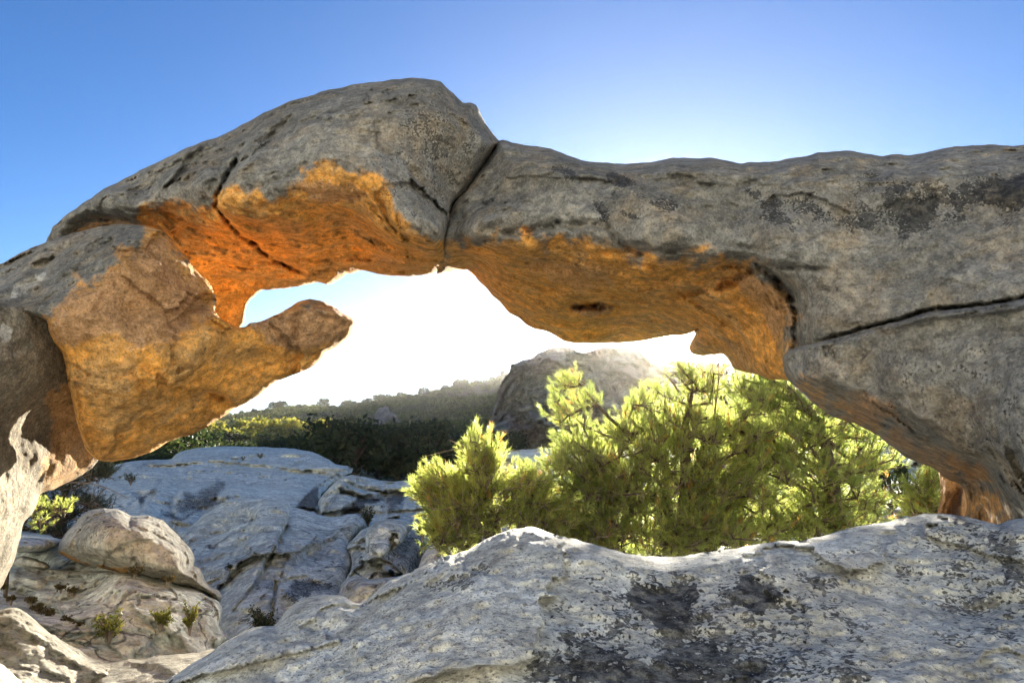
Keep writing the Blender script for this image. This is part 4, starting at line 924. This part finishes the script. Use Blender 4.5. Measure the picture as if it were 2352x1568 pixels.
GP = 'pines behind the arch'
pine('pinyon_pine', 'tallest green pine with dark trunk directly below the sun', P(1600, 1330, 6.6), [[P(1580, 1340, 6.4), P(1560, 1220, 6.4), P(1580, 1120, 6.45), P(1570, 1000, 6.55), P(1590, 900, 6.6), P(1580, 830, 6.7)],
     [P(1585, 1150, 6.6), P(1500, 1040, 6.5), P(1400, 960, 6.5), P(1330, 880, 6.5)], [P(1400, 1330, 6.4), P(1395, 1200, 6.4), P(1380, 1100, 6.4), P(1350, 1000, 6.4)]],
     [blob(1590, 880, 6.7, 75, 65, .35, 30), blob(1480, 920, 6.6, 60, 50, .3, 16), blob(1530, 1000, 6.6, 130, 60, .5, 90), blob(1640, 1020, 6.7, 130, 80, .5, 100), blob(1310, 950, 6.5, 75, 70, .3, 30), blob(1420, 1060, 6.5, 130, 80, .5, 120), blob(1560, 1130, 6.5, 180, 90, .5, 150),
      blob(1370, 1170, 6.3, 120, 80, .4, 110), blob(1500, 1230, 6.2, 180, 60, .4, 120), blob(1680, 1190, 6.3, 140, 90, .4, 120), blob(1330, 1090, 6.3, 80, 60, .4, 70), blob(1310, 1220, 6.1, 90, 45, .3, 70), blob(1700, 1100, 6.4, 110, 70, .4, 80), blob(1450, 1130, 6.2, 120, 70, .3, 70), blob(1720, 1000, 6.6, 70, 60, .4, 50), blob(1620, 1230, 6.0, 150, 40, .3, 70)], 21, GP, r0=.085,
     dead=[[P(1420, 1010, 6.5), P(1360, 985, 6.4), P(1290, 940, 6.4)], [P(1560, 900, 6.6), P(1530, 860, 6.6), P(1480, 835, 6.6)], [P(1640, 960, 6.5), P(1650, 880, 6.5), P(1650, 820, 6.5)]])
pine('pinyon_pine', 'dark trunked pine at the right behind the buttress edge', P(1920, 1330, 6.9), [[P(1920, 1340, 6.6), P(1915, 1200, 6.6), P(1905, 1080, 6.7), P(1880, 980, 6.8), P(1820, 900, 6.9), P(1740, 860, 6.9)]],
     [blob(1740, 910, 6.8, 90, 45, .4, 50), blob(1840, 960, 6.9, 120, 70, .5, 110), blob(1780, 1040, 6.8, 110, 80, .5, 110), blob(1940, 1030, 7, 80, 70, .4, 70), blob(1870, 1130, 6.7, 140, 90, .5, 140), blob(1980, 1160, 6.8, 60, 50, .3, 40), blob(1840, 1210, 6.4, 150, 45, .4, 90), blob(2000, 1070, 7, 50, 40, .3, 26)], 22, GP, r0=.085, tint0=.35,
     dead=[[P(1900, 1080, 6.7), P(1960, 1060, 6.7), P(2000, 1020, 6.7)]])
pine('pinyon_pine', 'low light green pine at the left end of the pines', P(1130, 1330, 5.8), [[P(1160, 1330, 5.8), P(1140, 1230, 5.8), P(1120, 1130, 5.8), P(1100, 1040, 5.8)], [P(1230, 1330, 5.9), P(1250, 1200, 5.9), P(1240, 1120, 5.9)]],
     [blob(1110, 1060, 5.8, 45, 70, .25, 50), blob(1010, 1130, 5.7, 45, 50, .25, 45), blob(1090, 1150, 5.8, 110, 70, .35, 100), blob(1050, 1220, 5.7, 85, 50, .3, 75), blob(1040, 1180, 5.6, 70, 50, .25, 40), blob(1200, 1150, 5.9, 80, 80, .35, 90), blob(1250, 1200, 5.9, 80, 60, .35, 70), blob(965, 1135, 5.7, 30, 14, .1, 7)], 23, GP, r0=.05, tint0=.6,
     dead=[[P(1110, 1040, 5.8), P(1070, 1025, 5.8), P(1030, 1010, 5.8)], [P(1110, 1090, 5.8), P(1060, 1085, 5.8), P(1015, 1080, 5.8)]])
pine('pinyon_pine', 'sunlit pine bough standing left of the red foot pillar', P(2130, 1330, 5.9), [[P(2140, 1330, 5.9), P(2135, 1220, 5.9), P(2130, 1120, 5.9), P(2135, 1080, 5.9)]],
     [blob(2120, 1160, 5.9, 45, 35, .2, 40), blob(2140, 1100, 5.9, 22, 30, .15, 14), blob(2095, 1120, 5.9, 14, 12, .1, 4)], 24, GP, r0=.03, tint0=.55)
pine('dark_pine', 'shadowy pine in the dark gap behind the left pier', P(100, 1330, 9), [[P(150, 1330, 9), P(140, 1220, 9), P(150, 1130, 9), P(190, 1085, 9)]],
     [blob(130, 1180, 9, 120, 75, .6, 150), blob(220, 1090, 9, 40, 22, .3, 30), blob(60, 1130, 9, 60, 50, .4, 60)], 25, None, mat=M_NEEDLE_SHADE, r0=.06, tl=.12, nl=.06, K=30, dead=[[P(120, 1110, 7.9), P(190, 1108, 7.9), P(245, 1120, 7.9), P(290, 1142, 7.9)]])
pine('pine_bough', 'yellow green pine bough poking out beside the left pier', P(40, 1260, 6.2), [[P(20, 1280, 6.2), P(50, 1190, 6.2), P(90, 1165, 6.2), P(140, 1170, 6.2)]],
     [blob(100, 1172, 6.2, 45, 14, .12, 16), blob(95, 1205, 6.2, 18, 22, .1, 7), blob(150, 1165, 6.2, 12, 6, .06, 4)], 26, None, r0=.012, tint0=.65, tl=.05, nl=.03, sub=3)

def leafy(pos, size, rng, tint):
    n = len(pos)
    a = rng.normal(size=(n, 3)); a /= np.linalg.norm(a, axis=1)[:, None]
    b = np.cross(a, rng.normal(size=(n, 3))); b /= np.linalg.norm(b, axis=1)[:, None]
    s = size * (.6 + .8 * rng.random(n))[:, None]
    V = np.stack([pos - a * s, pos + b * s * .45, pos + a * s, pos - b * s * .45], 1).reshape(-1, 3)
    return V, np.arange(4 * n).reshape(-1, 4), np.repeat(tint, 4)

def crown_tree(rng, h, w, nclump, nleaf, size):
    """Trunk and crown meshes of a small dense tree, base at the origin."""
    C = []
    for k in range(nclump):
        t = rng.random()
        z = h * (.22 + .78 * t)
        r = w * .5 * (1 - .75 * abs(t - .35) ** 1.3) * (.35 + .65 * rng.random() ** .5)
        a = rng.random() * 6.283
        C.append((r * math.cos(a), r * math.sin(a), z))
    C = np.array(C)
    pos = np.repeat(C, nleaf, 0) + rng.normal(size=(nclump * nleaf, 3)) * w * .075
    pos[:, 2] = np.maximum(pos[:, 2], h * .06)
    ti = np.clip(np.repeat(rng.random(nclump), nleaf) * .8 + rng.normal(size=len(pos)) * .1, 0, .97)
    V, Fq, tt = leafy(pos, size, rng, ti)
    cm = mesh_from('crown', V, [Fq], {'tint': tt}, False)
    A = [(0, 0, -.3)]; B = [(0, 0, h * .6)]; ra = [w * .045]; rb = [w * .015]
    for k in range(0, nclump, 4):
        A.append((0, 0, C[k][2] * .5)); B.append(tuple(C[k])); ra.append(w * .018); rb.append(w * .005)
    V, Fq = tubes(A, B, ra, rb, 6)
    return mesh_from('trunk', V, [Fq]), cm

def protos(n, seed, h, w, nclump, nleaf, size, mat):
    out = []
    for k in range(n):
        rng = np.random.default_rng(seed + k)
        t, c = crown_tree(rng, h, w, nclump, nleaf, size)
        t.materials.append(M_BARK); c.materials.append(mat)
        out.append((t, c))
    return out

def plant_tree(name, pr, x, y, z, sc, rz, label, cat, group):
    root = empty(name, (x, y, z), label, cat, group)
    root.rotation_euler = (0, 0, rz)
    root.scale = (sc[0], sc[0], sc[1])
    for nm, me in (('trunk', pr[0]), ('crown', pr[1])):
        link(nm, me, None, root)
    return root

PJ = protos(4, 40, 3.4, 3.6, 60, 26, .19, M_LEAF)
PA = protos(3, 60, 3.8, 3.2, 46, 24, .20, M_ASPEN)
rng = np.random.default_rng(5)
# dark junipers of the valley: (x in the picture, distance, height scale, width scale)
jun = [(1290 * .35 + 313.6, 58, 1.2, 1.3), (820, 56, 1.15, 1.35), (870, 62, .9, 1.1), (918, 60, 1.15, 1.25), (990, 57, 1.2, 1.3), (1045, 60, 1.0, 1.2), (720, 64, 1.1, 1.2), (640, 72, .9, 1.2), (590, 76, .8, 1.1), (680, 68, .85, 1.0), (955, 70, 1.0, 1.2),
       (1080, 66, 1.0, 1.1), (770, 66, 1.1, 1.2), (850, 74, .9, 1.1), (380, 50, .8, 1.1), (440, 84, 1.2, 1.4), (480, 90, 1.1, 1.3), (410, 70, 1.2, 1.4), (350, 62, 1.1, 1.3), (500, 70, .7, 1.0), (550, 85, .8, 1.1), (1110, 60, .9, 1.1), (1010, 75, 1.0, 1.2), (900, 85, 1.0, 1.2), (740, 90, 1.0, 1.2), (800, 95, 1.0, 1.2), (1060, 90, 1.0, 1.2), (960, 95, 1.0, 1.2),
       (300, 55, 1.0, 1.2), (1160, 70, 1.0, 1.2), (690, 110, 1.0, 1.3), (850, 115, 1.1, 1.3), (930, 120, 1.1, 1.4), (1000, 118, 1.0, 1.3), (1090, 112, 1.0, 1.2), (760, 125, 1.0, 1.3), (620, 130, 1.0, 1.3), (540, 125, 1.1, 1.4), (470, 130, 1.1, 1.4)]
for k, (px, Y, hs, ws) in enumerate(jun):
    x = (px - W0 / 2) / F0 * Y
    z = float(terrain(np.array([x]), np.array([float(Y)]))[0]) - .1
    near = Y < 66
    plant_tree('juniper_tree', PJ[k % 4], x, Y, z, (ws, hs), rng.random() * 6, 'dark green juniper in the dense band of trees behind the domed slab', 'juniper tree', 'dark junipers in the valley')
asp = [(x, Y) for x, Y in zip(np.linspace(485, 800, 26) + rng.normal(size=26) * 12, 118 + 50 * rng.random(26))]
for k, (px, Y) in enumerate(asp):
    x = (px - W0 / 2) / F0 * Y
    z = float(terrain(np.array([x]), np.array([float(Y)]))[0]) - .1
    plant_tree('aspen_tree', PA[k % 3], x, Y, z, (1.0 + .6 * rng.random(), .9 + .5 * rng.random()), rng.random() * 6, 'sunlit yellow green tree in the valley below the far hill', 'tree', 'sunlit trees in the valley')
for k in range(46):
    px = 440 + 740 * (k + rng.random() * .9) / 46
    Y = 410 + 8 * rng.normal()
    x = (px - W0 / 2) / F0 * Y
    z = float(terrain(np.array([x]), np.array([float(Y)]))[0]) - .4
    s = .5 + 1.1 * rng.random() ** 2
    plant_tree('ridge_tree', PJ[k % 4], x, Y, z, (s * 1.3, s), rng.random() * 6, 'small dark tree on the skyline of the far hill', 'tree', 'trees along the far ridge')

# scrub over the hill: nobody could count it
n = 26000
px = rng.uniform(250, 1300, n); Y = 120 + 300 * rng.random(n) ** .8
x = (px - W0 / 2) / F0 * Y
den = fbm(np.stack([x * .03, Y * .02, np.zeros(n)], 1), 3)
keep = den + rng.normal(size=n) * .35 > -.15
x, Y = x[keep], Y[keep]
z = terrain(x, Y)
m = len(x)
k = 7
pos = np.repeat(np.stack([x, Y, z + .35], 1), k, 0) + rng.normal(size=(m * k, 3)) * np.array([.55, .55, .32])
V, Fq, tt = leafy(pos, .42, rng, np.repeat(np.clip(rng.random(m) * .85, 0, 1), k))
tag(link('hillside_scrub', mesh_from('hillside_scrub', V, [Fq], {'tint': tt}, False), leaf_mat('scrub_foliage', (.06, .08, .03), (.13, .15, .055), (.18, .15, .06), .35, .7, .1)), kind='stuff')

# small shrubs rooted in the cracks
def shrub(name, label, px, py, Y, hpx, wpx, seed, mat=M_SHRUB, nb=16, nl=26, group=None):
    rng = np.random.default_rng(seed)
    b = P(px, py, Y)
    s = Y / F0
    H, Wd = hpx * s, wpx * s
    root = empty(name, b, label, 'shrub', group)
    A, B, ra, rb, pos = [], [], [], [], []
    for k in range(nb):
        a = rng.random() * 6.283
        e = np.array([math.cos(a) * Wd * .5 * rng.random() ** .5, math.sin(a) * Wd * .4 * rng.random() ** .5, H * (.35 + .65 * rng.random())])
        m = e * np.array([.35, .35, .5])
        A += [(0, 0, -.03), m]; B += [m, e]; ra += [.006, .004]; rb += [.004, .002]
        t = .35 + .65 * rng.random(nl)
        q = m + (e - m) * ((t - .35) / .65)[:, None] + rng.normal(size=(nl, 3)) * Wd * .055
        pos.append(q)
    V, Fq = tubes(A, B, ra, rb, 5)
    link('stems', mesh_from('stems', V, [Fq]), M_TWIG, root)
    pos = np.concatenate(pos)
    V, Fq, tt = leafy(pos, max(.012, Wd * .045), rng, np.clip(rng.random(len(pos)) * .9, 0, 1))
    link('leaves', mesh_from('leaves', V, [Fq], {'tint': tt}, False), mat, root)

shrub('shrub', 'yellow green shrub with dark stem, leftmost on the pale ledge', 250, 1468, 5.35, 62, 84, 70, nb=22)
shrub('shrub', 'low bright yellow shrub, middle one of three on the pale ledge', 368, 1440, 5.55, 40, 62, 71, nb=18)
shrub('shrub', 'tall thin pale shrub, rightmost of three on the pale ledge', 436, 1448, 5.6, 64, 36, 72, nb=16)
GS = 'dark shrubs on the slabs'
shrub('dark_shrub', 'dark bush at the foot of the creased slab beside the foreground boulder', 605, 1455, 7.0, 56, 70, 73, M_LEAF, 30, 40, GS)
shrub('dark_shrub', 'small dark bush near the top of the domed slab', 558, 1058, 29, 12, 18, 74, M_LEAF, 14, 20, GS)
shrub('dark_shrub', 'small dark bush in the crack right of the domed slab top', 597, 1052, 29.5, 12, 24, 75, M_LEAF, 14, 20, GS)
shrub('dark_shrub', 'dark bush growing in the notch right of the creased slab', 845, 1208, 14.5, 46, 44, 76, M_LEAF, 26, 30, GS)
shrub('dark_shrub', 'dark upright bush behind the wedge shaped boulder', 970, 1235, 9.5, 56, 34, 77, M_LEAF, 26, 30, GS)
shrub('dark_shrub', 'dark bush under the arch on the left flank of the domed slab', 300, 1112, 18, 26, 32, 78, M_LEAF, 20, 26, GS)
shrub('dark_shrub', 'tiny dark tuft low on the creased slab', 528, 1306, 10.2, 12, 18, 79, M_LEAF, 12, 16, GS)
M_DRY = leaf_mat('dry_leaves', (.075, .06, .03), (.14, .11, .05), (.18, .13, .05), .3, .7, .1)
for k, (a_, b_, Y_, h_, w_) in enumerate([(140, 1352, 6.25, 10, 30), (165, 1358, 6.2, 9, 26), (10, 1352, 6.0, 12, 26), (25, 1380, 5.85, 12, 24), (72, 1385, 5.9, 14, 34), (88, 1402, 5.8, 14, 40), (112, 1412, 5.75, 14, 36), (158, 1428, 5.65, 14, 40), (180, 1440, 5.6, 12, 34), (310, 1318, 6.3, 16, 40), (385, 1336, 6.3, 14, 36), (150, 1520, 4.55, 8, 40)]):
    low_ = b_ > 1500
    shrub('dry_tuft', 'small brown dry tuft on the tan rock in the lower left corner' if low_ else 'small brown dry tuft in a seam of the pale ledge', a_, b_, Y_, h_, w_, 90 + k, M_DRY, 14, 16,
          None if low_ else 'dry tufts in the seams of the ledge')
jx = P(2050, 1175, 9.5)
plant_tree('juniper_tree', PJ[1], jx[0], jx[1], jx[2] - .1, (.12, .19), 1.0, 'dark round juniper against the pale slab right of the pines', 'juniper tree', None)

# ------------------------------------------------------------------ the sunlit evening air
HZ = 0.000068
hm_, ht = nt('haze_air')
hv = ht.nodes.new('ShaderNodeVolumePrincipled')
hv.inputs['Color'].default_value = (1.0, .97, .92, 1)
hv.inputs['Density'].default_value = HZ
hv.inputs['Anisotropy'].default_value = .85
ho = ht.nodes.new('ShaderNodeOutputMaterial')
ht.links.new(hv.outputs[0], ho.inputs['Volume'])
zlo, zhi = float(TZ.min()) - 1.0, float(max(TZ.max(), 36)) + 2.0
R_ = 1260.0
bv = np.array([(x, y, z) for z in (zlo, zhi) for y in (-R_, R_) for x in (-R_, R_)])
bf = np.array([(0, 2, 3, 1), (4, 5, 7, 6), (0, 1, 5, 4), (1, 3, 7, 5), (3, 2, 6, 7), (2, 0, 4, 6)])
tag(link('haze', mesh_from('haze', bv, [bf], None, False), hm_), kind='stuff')
